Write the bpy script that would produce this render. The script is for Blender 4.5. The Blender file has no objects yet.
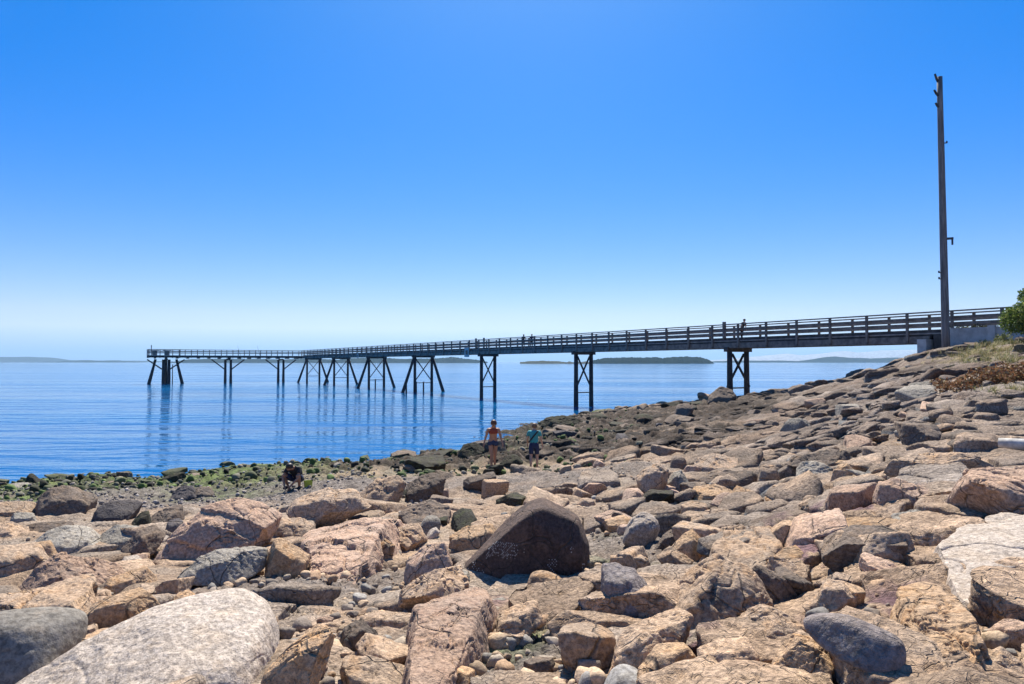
import bpy, bmesh, math, random
import numpy as np
np.seterr(over='ignore')
from mathutils import Vector, Matrix

R = math.radians
sc = bpy.context.scene
COL = sc.collection

# ------------------------------------------------------------------ camera, sky, sun, exposure
FPX, CAMZ, PITCH = 683.0, 4.4, math.atan(20.0 / 683.0)
cd = bpy.data.cameras.new('camera')
cd.sensor_width = 36.0
cd.lens = FPX * 36.0 / 1024.0
cd.clip_start = 0.05
cd.clip_end = 90000.0
cam = bpy.data.objects.new('camera', cd)
COL.objects.link(cam)
cam.location = (0, 0, CAMZ)
cam.rotation_euler = (R(90) + PITCH, 0, 0)
sc.camera = cam

SUN_EL, SUN_AZ = R(53), R(2)          # azimuth measured from +Y towards +X
w = bpy.data.worlds.new('World')
sc.world = w
w.use_nodes = True
nt = w.node_tree
bg = nt.nodes['Background']
sky = nt.nodes.new('ShaderNodeTexSky')
sky.sky_type = 'NISHITA'
sky.sun_disc = False
sky.sun_elevation = SUN_EL
sky.sun_rotation = SUN_AZ
sky.altitude = 0
sky.air_density = 1.0
sky.dust_density = 0.4
sky.ozone_density = 2.5
def _m(op, a, b):
    x = nt.nodes.new('ShaderNodeMath'); x.operation = op
    for q, v in enumerate((a, b)):
        if isinstance(v, (int, float)): x.inputs[q].default_value = v
        else: nt.links.new(v, x.inputs[q])
    return x.outputs[0]
sp = nt.nodes.new('ShaderNodeSeparateColor'); sp.mode = 'HSV'
cbn = nt.nodes.new('ShaderNodeCombineColor'); cbn.mode = 'HSV'
nt.links.new(sky.outputs[0], sp.inputs[0])
sat = _m('MINIMUM', _m('ADD', _m('MULTIPLY', sp.outputs[1], 1.30), .185), .985)
hue = _m('ADD', _m('MULTIPLY', sat, .044), .578)
val = _m('MULTIPLY', _m('POWER', _m('DIVIDE', sp.outputs[2], 7.0), .8), 7.0)
for q, v in enumerate((hue, sat, val)): nt.links.new(v, cbn.inputs[q])
nt.links.new(cbn.outputs[0], bg.inputs[0])
bg.inputs[1].default_value = 0.077

sd = bpy.data.lights.new('sun', 'SUN')
sd.energy = 5.0
sd.angle = R(0.5)
sd.color = (1.0, 0.94, 0.82)
sun = bpy.data.objects.new('sun', sd)
COL.objects.link(sun)
sdir = Vector((math.sin(SUN_AZ) * math.cos(SUN_EL), math.cos(SUN_AZ) * math.cos(SUN_EL), math.sin(SUN_EL)))
sun.rotation_euler = (-sdir).to_track_quat('-Z', 'Y').to_euler()
sun.location = sdir * 200

vs = sc.view_settings
sc.display_settings.display_device = 'sRGB'
vs.view_transform = 'Standard'
vs.look = 'None'
vs.exposure = 0.92
vs.gamma = 1.0
vs.use_curve_mapping = False
sc.cycles.max_bounces = 5
sc.cycles.diffuse_bounces = 3
sc.cycles.glossy_bounces = 3
sc.cycles.transparent_max_bounces = 8
sc.cycles.volume_bounces = 0
sc.cycles.caustics_reflective = False
sc.cycles.caustics_refractive = False
sc.cycles.use_denoising = True

# ------------------------------------------------------------------ numpy noise
def _h(ix, iy, iz, seed):
    u = np.uint32
    n = (np.asarray(ix).astype(u) * u(374761393) + np.asarray(iy).astype(u) * u(668265263) + np.asarray(iz).astype(u) * u(2147483647) + u((seed * 974634777) & 0xFFFFFFFF))
    n = (n ^ (n >> u(13))) * u(1274126177)
    n = (n ^ (n >> u(16))) * u(2246822519)
    n = n ^ (n >> u(15))
    return (n & u(0xFFFFFF)) * (1.0 / 0xFFFFFF)

def vnoise(p, seed=0):
    i = np.floor(p).astype(np.int64)
    f = p - i
    u = f * f * f * (f * (f * 6 - 15) + 10)
    r = 0
    for dx in (0, 1):
        wx = u[:, 0] if dx else 1 - u[:, 0]
        for dy in (0, 1):
            wy = u[:, 1] if dy else 1 - u[:, 1]
            for dz in (0, 1):
                wz = u[:, 2] if dz else 1 - u[:, 2]
                r = r + wx * wy * wz * _h(i[:, 0] + dx, i[:, 1] + dy, i[:, 2] + dz, seed)
    return r * 2 - 1

def fbm(p, octv=4, seed=0, gain=0.5):
    a, s, r = 1.0, 0.0, 0
    for k in range(octv):
        r = r + a * vnoise(p * (2.03 ** k) + 17.3 * k, seed + k)
        s += a
        a *= gain
    return r / s

def xy(X, Y):
    return np.stack([X, Y, np.zeros_like(X)], 1)

def cells(x, y, seed):
    """jittered 2-D cells: F1, F2, three hashes of the nearest seed and the offset to it"""
    ix, iy = np.floor(x).astype(np.int64), np.floor(y).astype(np.int64)
    F1 = np.full(x.shape, 9.0); F2 = np.full(x.shape, 9.0)
    bx = np.zeros_like(ix); by = np.zeros_like(iy)
    ox = np.zeros_like(x); oy = np.zeros_like(y)
    zz = np.zeros_like(ix)
    for dx in (-1, 0, 1):
        for dy in (-1, 0, 1):
            cx, cy = ix + dx, iy + dy
            px = cx + 0.08 + 0.84 * _h(cx, cy, zz, seed)
            py = cy + 0.08 + 0.84 * _h(cx, cy, zz + 1, seed)
            ddx, ddy = x - px, y - py
            d = np.sqrt(ddx * ddx + ddy * ddy)
            nb = d < F1
            F2 = np.where(nb, F1, np.minimum(F2, d))
            F1 = np.where(nb, d, F1)
            bx = np.where(nb, cx, bx); by = np.where(nb, cy, by)
            ox = np.where(nb, ddx, ox); oy = np.where(nb, ddy, oy)
    return F1, F2, _h(bx, by, zz + 2, seed), _h(bx, by, zz + 3, seed), _h(bx, by, zz + 4, seed), ox, oy

def sstep(a, b, x):
    t = np.clip((x - a) / (b - a), 0, 1)
    return t * t * (3 - 2 * t)

# ------------------------------------------------------------------ object helpers
def link(o, parent=None):
    COL.objects.link(o)
    if parent is not None:
        o.parent = parent
    return o

def tag(o, label=None, cat=None, group=None, kind=None):
    if label: o['label'] = label
    if cat: o['category'] = cat
    if group: o['group'] = group
    if kind: o['kind'] = kind
    return o

def empty(name, loc=(0, 0, 0), rz=0.0, parent=None):
    o = bpy.data.objects.new(name, None)
    o.empty_display_size = 0.2
    o.location = loc
    o.rotation_euler = (0, 0, rz)
    return link(o, parent)

def mesh_np(name, V, F, mat=None, parent=None, smooth=True, color=None):
    """V (n,3) float, F (m,k) int -> one linked mesh object"""
    me = bpy.data.meshes.new(name)
    V = np.asarray(V, dtype=np.float32); F = np.asarray(F, dtype=np.int32)
    m, k = F.shape
    me.vertices.add(len(V)); me.vertices.foreach_set('co', V.ravel())
    me.loops.add(m * k); me.loops.foreach_set('vertex_index', F.ravel())
    me.polygons.add(m); me.polygons.foreach_set('loop_start', np.arange(0, m * k, k, dtype=np.int32))
    me.polygons.foreach_set('use_smooth', np.full(m, smooth, dtype=bool))
    me.update(calc_edges=True)
    if color is not None:
        at = me.color_attributes.new('Col', 'FLOAT_COLOR', 'POINT')
        c = np.ones((len(V), 4), dtype=np.float32); c[:, :3] = color
        at.data.foreach_set('color', c.ravel())
    if mat: me.materials.append(mat)
    return link(bpy.data.objects.new(name, me), parent)

class MB:
    """collects boxes, tubes and loose faces; build() links them as ONE mesh object"""
    def __init__(s): s.v = []; s.f = []
    def add(s, V, F):
        n = len(s.v); s.v += [tuple(p) for p in V]; s.f += [tuple(i + n for i in f) for f in F]
    def box(s, c, dx, dy, dz, X=(1, 0, 0), Y=(0, 1, 0), Z=(0, 0, 1)):
        c, X, Y, Z = Vector(c), Vector(X), Vector(Y), Vector(Z)
        V = [c + X * (sx * dx / 2) + Y * (sy * dy / 2) + Z * (sz * dz / 2) for sz in (-1, 1) for sy in (-1, 1) for sx in (-1, 1)]
        s.add(V, [(0, 2, 3, 1), (4, 5, 7, 6), (0, 1, 5, 4), (2, 6, 7, 3), (0, 4, 6, 2), (1, 3, 7, 5)])
    def bar(s, a, b, wd, ht, up=(0, 0, 1)):
        a, b = Vector(a), Vector(b); d = b - a; L = d.length; d.normalize()
        side = d.cross(Vector(up)).normalized(); u = side.cross(d).normalized()
        s.box((a + b) / 2, L, wd, ht, d, side, u)
    def tube(s, pts, rad, n=10, cap=True, rough=0.0, seed=0):
        rnd = random.Random(seed)
        pts = [Vector(p) for p in pts]
        rad = rad if hasattr(rad, '__len__') else [rad] * len(pts)
        rings = []
        base = len(s.v)
        for i, p in enumerate(pts):
            d = (pts[min(i + 1, len(pts) - 1)] - pts[max(i - 1, 0)]).normalized()
            u = d.cross(Vector((0, 1, 0.01)) if abs(d.y) < 0.9 else Vector((1, 0, 0.01))).normalized(); v = d.cross(u)
            for k in range(n):
                a = 2 * math.pi * k / n
                rr = rad[i] * (1 + rough * rnd.uniform(-1, 1))
                s.v.append(tuple(p + u * math.cos(a) * rr + v * math.sin(a) * rr))
        for i in range(len(pts) - 1):
            for k in range(n):
                a, b = base + i * n + k, base + i * n + (k + 1) % n
                s.f.append((a, b, b + n, a + n))
        if cap:
            s.f.append(tuple(base + k for k in reversed(range(n))))
            s.f.append(tuple(base + (len(pts) - 1) * n + k for k in range(n)))
    def build(s, name, mat, parent=None, smooth=False):
        me = bpy.data.meshes.new(name)
        me.from_pydata(s.v, [], s.f)
        if mat: me.materials.append(mat)
        if smooth:
            me.polygons.foreach_set('use_smooth', [True] * len(me.polygons))
        bm = bmesh.new(); bm.from_mesh(me); bmesh.ops.recalc_face_normals(bm, faces=bm.faces); bm.to_mesh(me); bm.free()
        me.update()
        return link(bpy.data.objects.new(name, me), parent)

# ------------------------------------------------------------------ materials
class NT:
    def __init__(s, name):
        s.m = bpy.data.materials.new(name); s.m.use_nodes = True
        s.t = s.m.node_tree; s.b = s.t.nodes['Principled BSDF']
    def n(s, typ, **kw):
        x = s.t.nodes.new('ShaderNode' + typ)
        for k, v in kw.items():
            if k in ('operation', 'blend_type', 'data_type', 'attribute_name', 'feature', 'distance', 'interpolation_type', 'bands_direction', 'wave_type', 'vector_type'):
                setattr(x, k, v)
            else:
                x.inputs[k.replace('_', ' ')].default_value = v
        return x
    def l(s, a, b): s.t.links.new(a, b)
    def math(s, op, a, b=None, clamp=False):
        x = s.n('Math', operation=op); x.use_clamp = clamp
        for i, q in enumerate((a, b)):
            if q is None: continue
            if isinstance(q, (int, float)): x.inputs[i].default_value = q
            else: s.l(q, x.inputs[i])
        return x.outputs[0]
    def mix(s, fac, a, b, mode='MIX'):
        x = s.n('Mix', data_type='RGBA', blend_type=mode)
        for i, q in ((0, fac), (6, a), (7, b)):
            if isinstance(q, (int, float)): x.inputs[i].default_value = q
            elif isinstance(q, tuple): x.inputs[i].default_value = (*q, 1)
            else: s.l(q, x.inputs[i])
        return x.outputs[2]
    def noise(s, vec, scale, detail=4.0, rough=0.55):
        x = s.n('TexNoise', Scale=scale, Detail=detail, Roughness=rough)
        s.l(vec, x.inputs['Vector']); return x.outputs['Fac']
    def ramp(s, fac, a, b):
        x = s.n('MapRange', From_Min=a, From_Max=b); x.interpolation_type = 'SMOOTHSTEP'
        s.l(fac, x.inputs[0]); return x.outputs[0]
    def bump(s, h, strength=0.5, dist=0.02, normal=None):
        x = s.n('Bump', Strength=strength, Distance=dist); s.l(h, x.inputs['Height'])
        if normal is not None: s.l(normal, x.inputs['Normal'])
        return x.outputs[0]

def simple_mat(name, col, rough=0.8, scale=6.0, var=0.25, bump=0.3, bdist=0.01, metal=0.0, grain=None):
    k = NT(name)
    tc = k.n('TexCoord').outputs['Object']
    v = tc
    if grain:
        mp = k.n('Mapping'); mp.inputs['Scale'].default_value = grain; k.l(tc, mp.inputs[0]); v = mp.outputs[0]
    f = k.noise(v, scale, 6, 0.6)
    lo = tuple(c * (1 - var) for c in col); hi = tuple(min(1, c * (1 + var)) for c in col)
    c = k.mix(k.ramp(f, 0.3, 0.7), lo, hi)
    k.l(c, k.b.inputs['Base Color'])
    k.b.inputs['Roughness'].default_value = rough
    k.b.inputs['Metallic'].default_value = metal
    k.b.inputs['Specular IOR Level'].default_value = 0.3
    if bump: k.l(k.bump(f, bump, bdist), k.b.inputs['Normal'])
    return k.m
# ------------------------------------------------------------------ the shore: base height as a function of bearing and range
YS = np.log(np.array([1.0, 3.0, 5.0, 8.0, 12.0, 16.0, 20.0, 25.0, 30.0, 35.0, 40.0, 46.0, 52.0, 60.0, 70.0, 95.0]))
TAB = {   # u = X / Y : ground height at the ranges above (sea level is 0)
    -3.0:  [2.8, 2.5, 2.1, 1.6, 1.2, .80, .45, .15, -.3, -.7, -1.0, -1.3, -1.6, -2, -2.5, -3],
    -1.2:  [2.8, 2.5, 2.15, 1.65, 1.2, .75, .38, .02, -.35, -.7, -1.0, -1.3, -1.6, -2, -2.5, -3],
    -.75:  [2.8, 2.55, 2.2, 1.65, 1.2, .75, .40, .05, -.3, -.7, -1.0, -1.3, -1.6, -2, -2.5, -3],
    -.40:  [2.8, 2.6, 2.3, 1.75, 1.3, .85, .50, .20, -.12, -.5, -.9, -1.3, -1.6, -2, -2.5, -3],
    -.15:  [2.8, 2.55, 2.2, 1.75, 1.4, 1.1, .80, .48, .15, -.12, -.5, -1.0, -1.4, -2, -2.5, -3],
    0.0:   [2.8, 2.55, 2.2, 1.8, 1.42, 1.1, .85, .62, .42, .22, .08, .02, -.4, -1.2, -2, -3],
    .15:   [2.8, 2.6, 2.35, 2.0, 1.65, 1.4, 1.2, 1.0, .9, .85, .8, .8, .75, .3, -1, -3],
    .35:   [2.8, 2.7, 2.5, 2.2, 1.9, 1.68, 1.58, 1.55, 1.55, 1.6, 1.7, 1.85, 1.9, .6, -1.2, -3],
    .50:   [2.8, 2.75, 2.7, 2.55, 2.45, 2.42, 2.48, 2.7, 2.95, 3.2, 3.35, 3.3, 2.7, 1.2, -.8, -3],
    .627:  [2.8, 2.8, 2.8, 2.85, 2.95, 3.05, 3.25, 3.7, 4.2, 4.8, 5.15, 5.1, 4.3, 2.6, .6, -2],
    .75:   [2.85, 2.85, 2.85, 2.92, 3.05, 3.3, 3.75, 4.25, 4.9, 5.5, 5.9, 6.1, 5.8, 4.8, 2.5, -1],
    1.2:   [2.9, 2.9, 2.95, 3.1, 3.4, 3.8, 4.3, 5.0, 5.6, 6.0, 6.3, 6.4, 6.4, 6.2, 5, 2],
    3.0:   [2.9, 2.95, 3.0, 3.3, 3.7, 4.2, 4.7, 5.3, 5.8, 6.2, 6.4, 6.5, 6.5, 6.5, 6, 4],
}
NTH, NLR = 361, 160
LR0, LR1 = math.log(0.2), math.log(130.0)
def _lookup():
    us = np.array(sorted(TAB)); ths = np.arctan(us)
    th = np.linspace(-math.pi, math.pi, NTH)
    lr = np.linspace(LR0, LR1, NLR)
    G = np.zeros((NTH, NLR))
    for j, l in enumerate(lr):
        r = math.exp(l)
        col = np.array([np.interp(math.log(max(r * math.cos(t), .05)), YS, TAB[u]) for u, t in zip(us, ths)])
        G[:, j] = np.interp(th, ths, col)
        back = 2.9 + 0.03 * min(r, 40)
        k = sstep(R(75), R(110), np.abs(th))
        G[:, j] = G[:, j] * (1 - k) + back * k
    for _ in range(3):
        P = np.pad(G, 1, mode='edge')
        G = (P[:-2, 1:-1] + P[2:, 1:-1] + P[1:-1, :-2] + P[1:-1, 2:] + 2 * G) / 6
    return G
GB = _lookup()
def Hb(X, Y):
    X = np.atleast_1d(np.asarray(X, float)); Y = np.atleast_1d(np.asarray(Y, float))
    a = (np.arctan2(X, Y) + math.pi) / (2 * math.pi) * (NTH - 1)
    b = (np.log(np.maximum(np.hypot(X, Y), 0.2)) - LR0) / (LR1 - LR0) * (NLR - 1)
    a = np.clip(a, 0, NTH - 1.001); b = np.clip(b, 0, NLR - 1.001)
    i, j = a.astype(int), b.astype(int); f, g = a - i, b - j
    return (GB[i, j] * (1 - f) + GB[i + 1, j] * f) * (1 - g) + (GB[i, j + 1] * (1 - f) + GB[i + 1, j + 1] * f) * g

CP, SP = math.cos(PITCH), math.sin(PITCH)
def ray(px, py):
    a, b = (px - 512) / FPX, -(py - 342) / FPX
    return np.array([a, CP - b * SP, SP + b * CP])
_T = np.exp(np.linspace(math.log(1.5), math.log(120), 1500))
def hit(px, py, off=0.0):
    """where the line of sight through a pixel of the survey photo meets the shore"""
    d = ray(px, py)
    P = _T[:, None] * d[None, :]; P[:, 2] += CAMZ
    below = P[:, 2] < Hb(P[:, 0], P[:, 1]) + off
    if not below.any(): return Vector(P[-1])
    i = int(np.argmax(below))
    return Vector(P[i])
def at(px, py, Y):
    d = ray(px, py); t = Y / d[1]
    return Vector((d[0] * t, Y, CAMZ + d[2] * t))
def gz(x, y): return float(Hb(x, y)[0])

# zones of the shore (world metres)
def blob(X, Y, cx, cy, rx, ry, ang=0.0):
    c, s = math.cos(ang), math.sin(ang)
    x, y = X - cx, Y - cy
    q = np.sqrt(((x * c + y * s) / rx) ** 2 + ((-x * s + y * c) / ry) ** 2)
    return 1 - sstep(0.6, 1.25, q)

def zones(X, Y, Z0):
    n1 = fbm(xy(X * .35, Y * .35), 4, 11); n2 = fbm(xy(X * 1.1, Y * 1.1), 4, 23)
    U = X / np.maximum(Y, .1)
    gravel = np.maximum.reduce([blob(X, Y, -7.5, 19.5, 7.5, 3.0, .12), blob(X, Y, -15, 20, 5, 2.2), blob(X, Y, -.3, 5.4, .75, .8) * .9,
                                blob(X, Y, -2.2, 8.3, 1.8, .8, .3) * .8, blob(X, Y, 1.6, 9.2, .9, 2.2) * .7, blob(X, Y, 1.6, 20, 3.0, 2.6) * .75])
    gravel = np.clip(gravel + n2 * .35 * (gravel > .05), 0, 1)
    low = (1 - sstep(.2, .75, Z0 + n1 * .25)) * sstep(14, 18, Y)
    algae = low * sstep(-.6, .1, n2 + .25) * (1 - sstep(.22, .34, U))
    algae = np.maximum(algae, blob(X, Y, -.25, 5.6, .6, .7) * sstep(-.1, .25, n2) * .8)
    algae = np.maximum(algae, blob(X, Y, 3.6, 33, 3.0, 4.0) * sstep(-.3, .2, n2) * .75)
    algae = np.maximum(algae, blob(X, Y, 1.5, 9.3, .8, 1.6) * sstep(0., .3, n2) * .35)
    weed = np.maximum.reduce([blob(X, Y, -3.0, 27.3, 4.2, 2.6, .2) * 1.6, blob(X, Y, 3.0, 39, 6, 9), blob(X, Y, 9.0, 41, 7, 9.5), blob(X, Y, 5.5, 29, 5, 4.5) * .9,
                              blob(X, Y, 14, 46, 6, 6) * .6, blob(X, Y, 2.5, 50, 4, 6)])
    weed = np.clip(weed * 1.5 * sstep(-.8, -.1, n2 + .06), 0, 1)
    bed = sstep(.05, .40, U + n1 * .08) * (1 - weed * .4)
    bed = np.maximum(bed, .8 * (1 - sstep(.4, .9, weed)) * (1 - sstep(.2, .6, algae)))
    bed = bed * (1 - gravel)
    return gravel, algae, weed, bed, n1, n2

def slabs(X, Y, ang, sx, sy, seed, warp=.25, dip=(.35, -.5)):
    c, s = math.cos(ang), math.sin(ang)
    wx = vnoise(xy(X / sx * .9, Y / sx * .9), seed + 50) * warp * sx; wy = vnoise(xy(X / sx * .9, Y / sx * .9), seed + 51) * warp * sy
    x = ((X * c + Y * s) + wx) / sx; y = ((-X * s + Y * c) + wy) / sy
    F1, F2, a, b, d, ox, oy = cells(x, y, seed)
    h = (a - .5) * 1.0 + ((b - .5) + dip[0]) * ox * .7 + ((d - .5) + dip[1]) * oy * .9
    edge = F2 - F1
    return h, edge, a, b

def cobble(X, Y, s, seed, amp=.45):
    F1, F2, a, b, d, ox, oy = cells(X / s, Y / s, seed)
    r = .38 + .3 * a
    return np.sqrt(np.maximum(0, 1 - (F1 / r) ** 2)) * s * amp * (.35 + b), a, b

def terrain(X, Y, split=False):
    Z0 = Hb(X, Y)
    gravel, algae, weed, bed, n1, n2 = zones(X, Y, Z0)
    rr = np.hypot(X, Y)
    far = sstep(6, 22, rr)
    Z = Z0 + n1 * (.10 + .22 * far)
    h2, e2, a2, b2 = slabs(X, Y, R(20), 1.5, .62, 7)
    h3, e3, a3, b3 = slabs(X, Y, R(-35), .52, .26, 13, .3)
    slab_z = np.zeros_like(X)
    Z = Z + slab_z
    # loose broken ground between the boulders
    loose = np.clip(1 - bed * .8, 0, 1) * (1 - gravel * .7)
    c1, ca, cb = cobble(X, Y, .62, 31); c2, cc, cdd = cobble(X, Y, .25, 33); c3, ce, cf = cobble(X, Y, .09, 35)
    Z = Z + loose * (c1 * .5 * sstep(10, 17, rr) * sstep(0, .3, Z0) + c2 * .7 * sstep(-.1, .15, Z0) + c3 * .5) + gravel * (c3 * .55 + c2 * .22 * (cc > .8)) - .08 * loose
    Z = Z + bed * far * (.14 * fbm(xy(X * .8, Y * 1.2), 4, 93, .5))
    wn = fbm(xy(X * 3.2, Y * 3.2), 5, 61, .65)
    w2, wa, wb = cobble(X, Y, .8, 37, .5)
    Z = Z + weed * (wn * .22 + w2 * .25)
    Z = Z + fbm(xy(X * 5, Y * 5), 4, 71) * .03 * (1 - gravel)
    # ---- surface colour (linear albedo)
    def c(*v): return np.array(v)[None, :]
    def mix(A, B, t): return A * (1 - t[:, None]) + B * t[:, None]
    n3 = fbm(xy(X * .8, Y * .8), 4, 81); n4 = fbm(xy(X * 6, Y * 6), 3, 83); n5 = fbm(xy(X * 2.2, Y * 2.2), 4, 85)
    rock = mix(c(.46, .325, .225), c(.39, .315, .255), sstep(-.3, .3, n3))
    rock = mix(rock, c(.50, .335, .22), sstep(.1, .4, n5) * .7)
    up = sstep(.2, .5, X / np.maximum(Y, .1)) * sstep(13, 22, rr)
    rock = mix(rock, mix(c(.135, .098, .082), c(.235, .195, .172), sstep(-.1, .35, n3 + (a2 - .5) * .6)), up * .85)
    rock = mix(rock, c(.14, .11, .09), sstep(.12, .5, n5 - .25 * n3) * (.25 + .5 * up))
    pale = blob(X, Y, 5.7, 8.3, 1.8, 1.7, -.2) + blob(X, Y, 17, 20, 5, 3)
    rock = mix(rock, c(.50, .44, .40), np.clip(pale, 0, 1) * sstep(-.35, .25, n5) * .8)
    mid = sstep(.05, .16, X / np.maximum(Y, .1)) * sstep(7.5, 10, Y) * (1 - sstep(17, 24, Y)); rock = mix(rock, c(.24, .19, .155), mid * sstep(-.35, .15, n5) * .75)
    rock = rock * (.80 + .32 * a2 + .16 * (a3 - .5))[:, None] * (1 + .22 * n4)[:, None]
    lo = mix(c(.24, .20, .165), c(.34, .27, .20), cc) * (.6 + .6 * ca)[:, None]
    lo = mix(lo, c(.19, .165, .14), (c2 < .02) * .6)
    col = mix(rock, lo, loose * .6 * np.ones_like(X))
    gr = mix(c(.15, .128, .115), c(.29, .25, .225), ce) * (1 + .3 * n4)[:, None]
    gr = mix(gr, c(.13, .11, .10), (cf > .7) * .6)
    col = mix(col, gr, gravel * (1 - .0 * n1))
    wet = (1 - sstep(.12, .42, Z0 + n2 * .12)) * (Y > 10) * (X < Y * .27)
    col = mix(col, c(.11, .10, .075), wet * .75)
    al = mix(c(.04, .062, .018), c(.165, .225, .07), sstep(-.3, .5, n4 + n5)); al = mix(al, c(.22, .21, .16), sstep(.2, .6, n3 + n4 * .6) * .7)
    col = mix(col, al, algae * .9)
    we = mix(c(.016, .012, .010), c(.06, .042, .033), sstep(-.4, .5, wn + n4 * .5)); we = mix(we, c(.24, .19, .16), (wa > .72) * sstep(-.1, .4, n5) * .7)
    col = mix(col, we, weed * .92)
    red = blob(X, Y, 16.6, 24.5, 2.6, 1.2); soil = np.clip(blob(X, Y, 21, 30, 3.2, 5.5, .2), 0, 1)
    col = mix(col, c(.16, .085, .045), red * sstep(-.3, .2, n2) * .9)
    col = mix(col, c(.24, .19, .11), soil * sstep(-.15, .3, n2) * .8)
    purple = np.maximum.reduce([blob(X, Y, 2.45, 4.6, .5, .5), blob(X, Y, 3.0, 6.7, .5, .6), blob(X, Y, -.5, 7.0, .5, .5), blob(X, Y, 1.1, 4.6, .3, .3), blob(X, Y, 4.0, 8.4, .9, .8)])
    col = mix(col, c(.15, .085, .105), purple * sstep(-.2, .15, n4 + n5 * .6) * .9)
    return (Z - slab_z, slab_z, np.clip(col, .008, .8)) if split else (Z, np.clip(col, .008, .8))

def ground_grid():
    t1 = np.linspace(R(-55), R(55), 1120)
    t2 = np.linspace(R(55), R(305), 90)[1:-1]
    th = np.concatenate([t1, t2])
    r = np.concatenate([np.exp(np.linspace(math.log(.25), math.log(2.3), 22))[:-1], np.exp(np.linspace(math.log(2.3), math.log(92), 880))])
    T, RR = np.meshgrid(th, r)                     # rows = range
    X, Y = (RR * np.sin(T)).ravel(), (RR * np.cos(T)).ravel()
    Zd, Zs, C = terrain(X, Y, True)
    nr, nth = len(r), len(th)
    # wear the steps of the far ledges round
    Zg = Zs.reshape(nr, nth); W_ = sstep(7, 16, r)[:, None]
    for _ in range(2):
        P_ = np.pad(Zg, ((1, 1), (0, 0)), mode='edge'); S_ = (np.roll(Zg, 1, 1) + np.roll(Zg, -1, 1)) * .5
        Zg = Zg * (1 - W_ * .75) + W_ * .75 * ((P_[:-2] + P_[2:]) * .25 + S_ * .25 + Zg * .25)
    Z = Zg.ravel() + Zd
    idx = np.arange(nr * nth).reshape(nr, nth)
    a = idx[:-1]; b = idx[1:]
    a2 = np.roll(a, -1, 1); b2 = np.roll(b, -1, 1)
    F = np.stack([a, a2, b2, b], -1).reshape(-1, 4)
    V = np.stack([X, Y, Z], 1)
    V = np.vstack([V, [[0, 0, V[:nth, 2].mean()]]])
    C = np.vstack([C, C[:1]])
    k = NT('shore_rock')
    at_ = k.n('VertexColor'); at_.layer_name = 'Col'
    tc = k.n('TexCoord').outputs['Object']
    f1 = k.noise(tc, 26, 6, .65); f2 = k.noise(tc, 110, 3, .6); f3 = k.noise(tc, 7, 5, .6)
    cc = k.mix(k.ramp(f1, .32, .68), (.52, .50, .48), (1.30, 1.28, 1.24))
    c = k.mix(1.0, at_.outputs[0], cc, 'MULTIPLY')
    c = k.mix(k.math('MULTIPLY', k.ramp(f2, .56, .70), .55), c, (.10, .085, .075))
    f4 = k.noise(tc, 2.3, 7, .7)
    c = k.mix(k.math('MULTIPLY', k.ramp(f4, .55, .68), .55), c, k.mix(1.0, c, (.42, .38, .35), 'MULTIPLY'))
    wv = k.n('VectorMath', operation='ADD'); k.l(tc, wv.inputs[0])
    nz = k.n('TexNoise', Scale=1.6, Detail=3.0); k.l(tc, nz.inputs['Vector']); k.l(nz.outputs['Color'], wv.inputs[1])
    mp = k.n('Mapping'); mp.inputs['Rotation'].default_value = (0.2, 0.3, .5); mp.inputs['Scale'].default_value = (1.0, 2.1, 1.6); k.l(wv.outputs[0], mp.inputs[0])
    cr = None
    for sc_, wd in ((1.3, .016), (3.7, .022)):
        vo = k.n('TexVoronoi', feature='DISTANCE_TO_EDGE', Scale=sc_); k.l(mp.outputs[0], vo.inputs['Vector'])
        q = k.math('SUBTRACT', 1.0, k.ramp(vo.outputs['Distance'], .0, wd))
        cr = q if cr is None else k.math('MAXIMUM', cr, k.math('MULTIPLY', q, .5))
    cr = k.math('MULTIPLY', cr, k.ramp(f3, .36, .56))
    c = k.mix(k.math('MULTIPLY', cr, .3), c, (.06, .048, .04))
    k.l(c, k.b.inputs['Base Color'])
    k.b.inputs['Roughness'].default_value = .9
    k.b.inputs['Specular IOR Level'].default_value = .2
    hsum = k.math('ADD', k.math('MULTIPLY', f1, 1.0), k.math('MULTIPLY', f2, .35))
    hsum = k.math('ADD', hsum, k.math('MULTIPLY', f3, 1.6))
    hsum = k.math('SUBTRACT', hsum, k.math('MULTIPLY', cr, 1.0))
    k.l(k.bump(hsum, .9, .04), k.b.inputs['Normal'])
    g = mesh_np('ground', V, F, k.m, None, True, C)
    # small fan closing the middle
    bm = bmesh.new(); bm.from_mesh(g.data); bm.verts.ensure_lookup_table()
    for i in range(nth):
        bm.faces.new((bm.verts[len(V) - 1], bm.verts[(i + 1) % nth], bm.verts[i]))
    bm.to_mesh(g.data); bm.free()
    tag(g, 'rocky shore of tan and grey bedrock, gravel and seaweed', 'shore', kind='structure')
    return g
GROUND = ground_grid()

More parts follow.
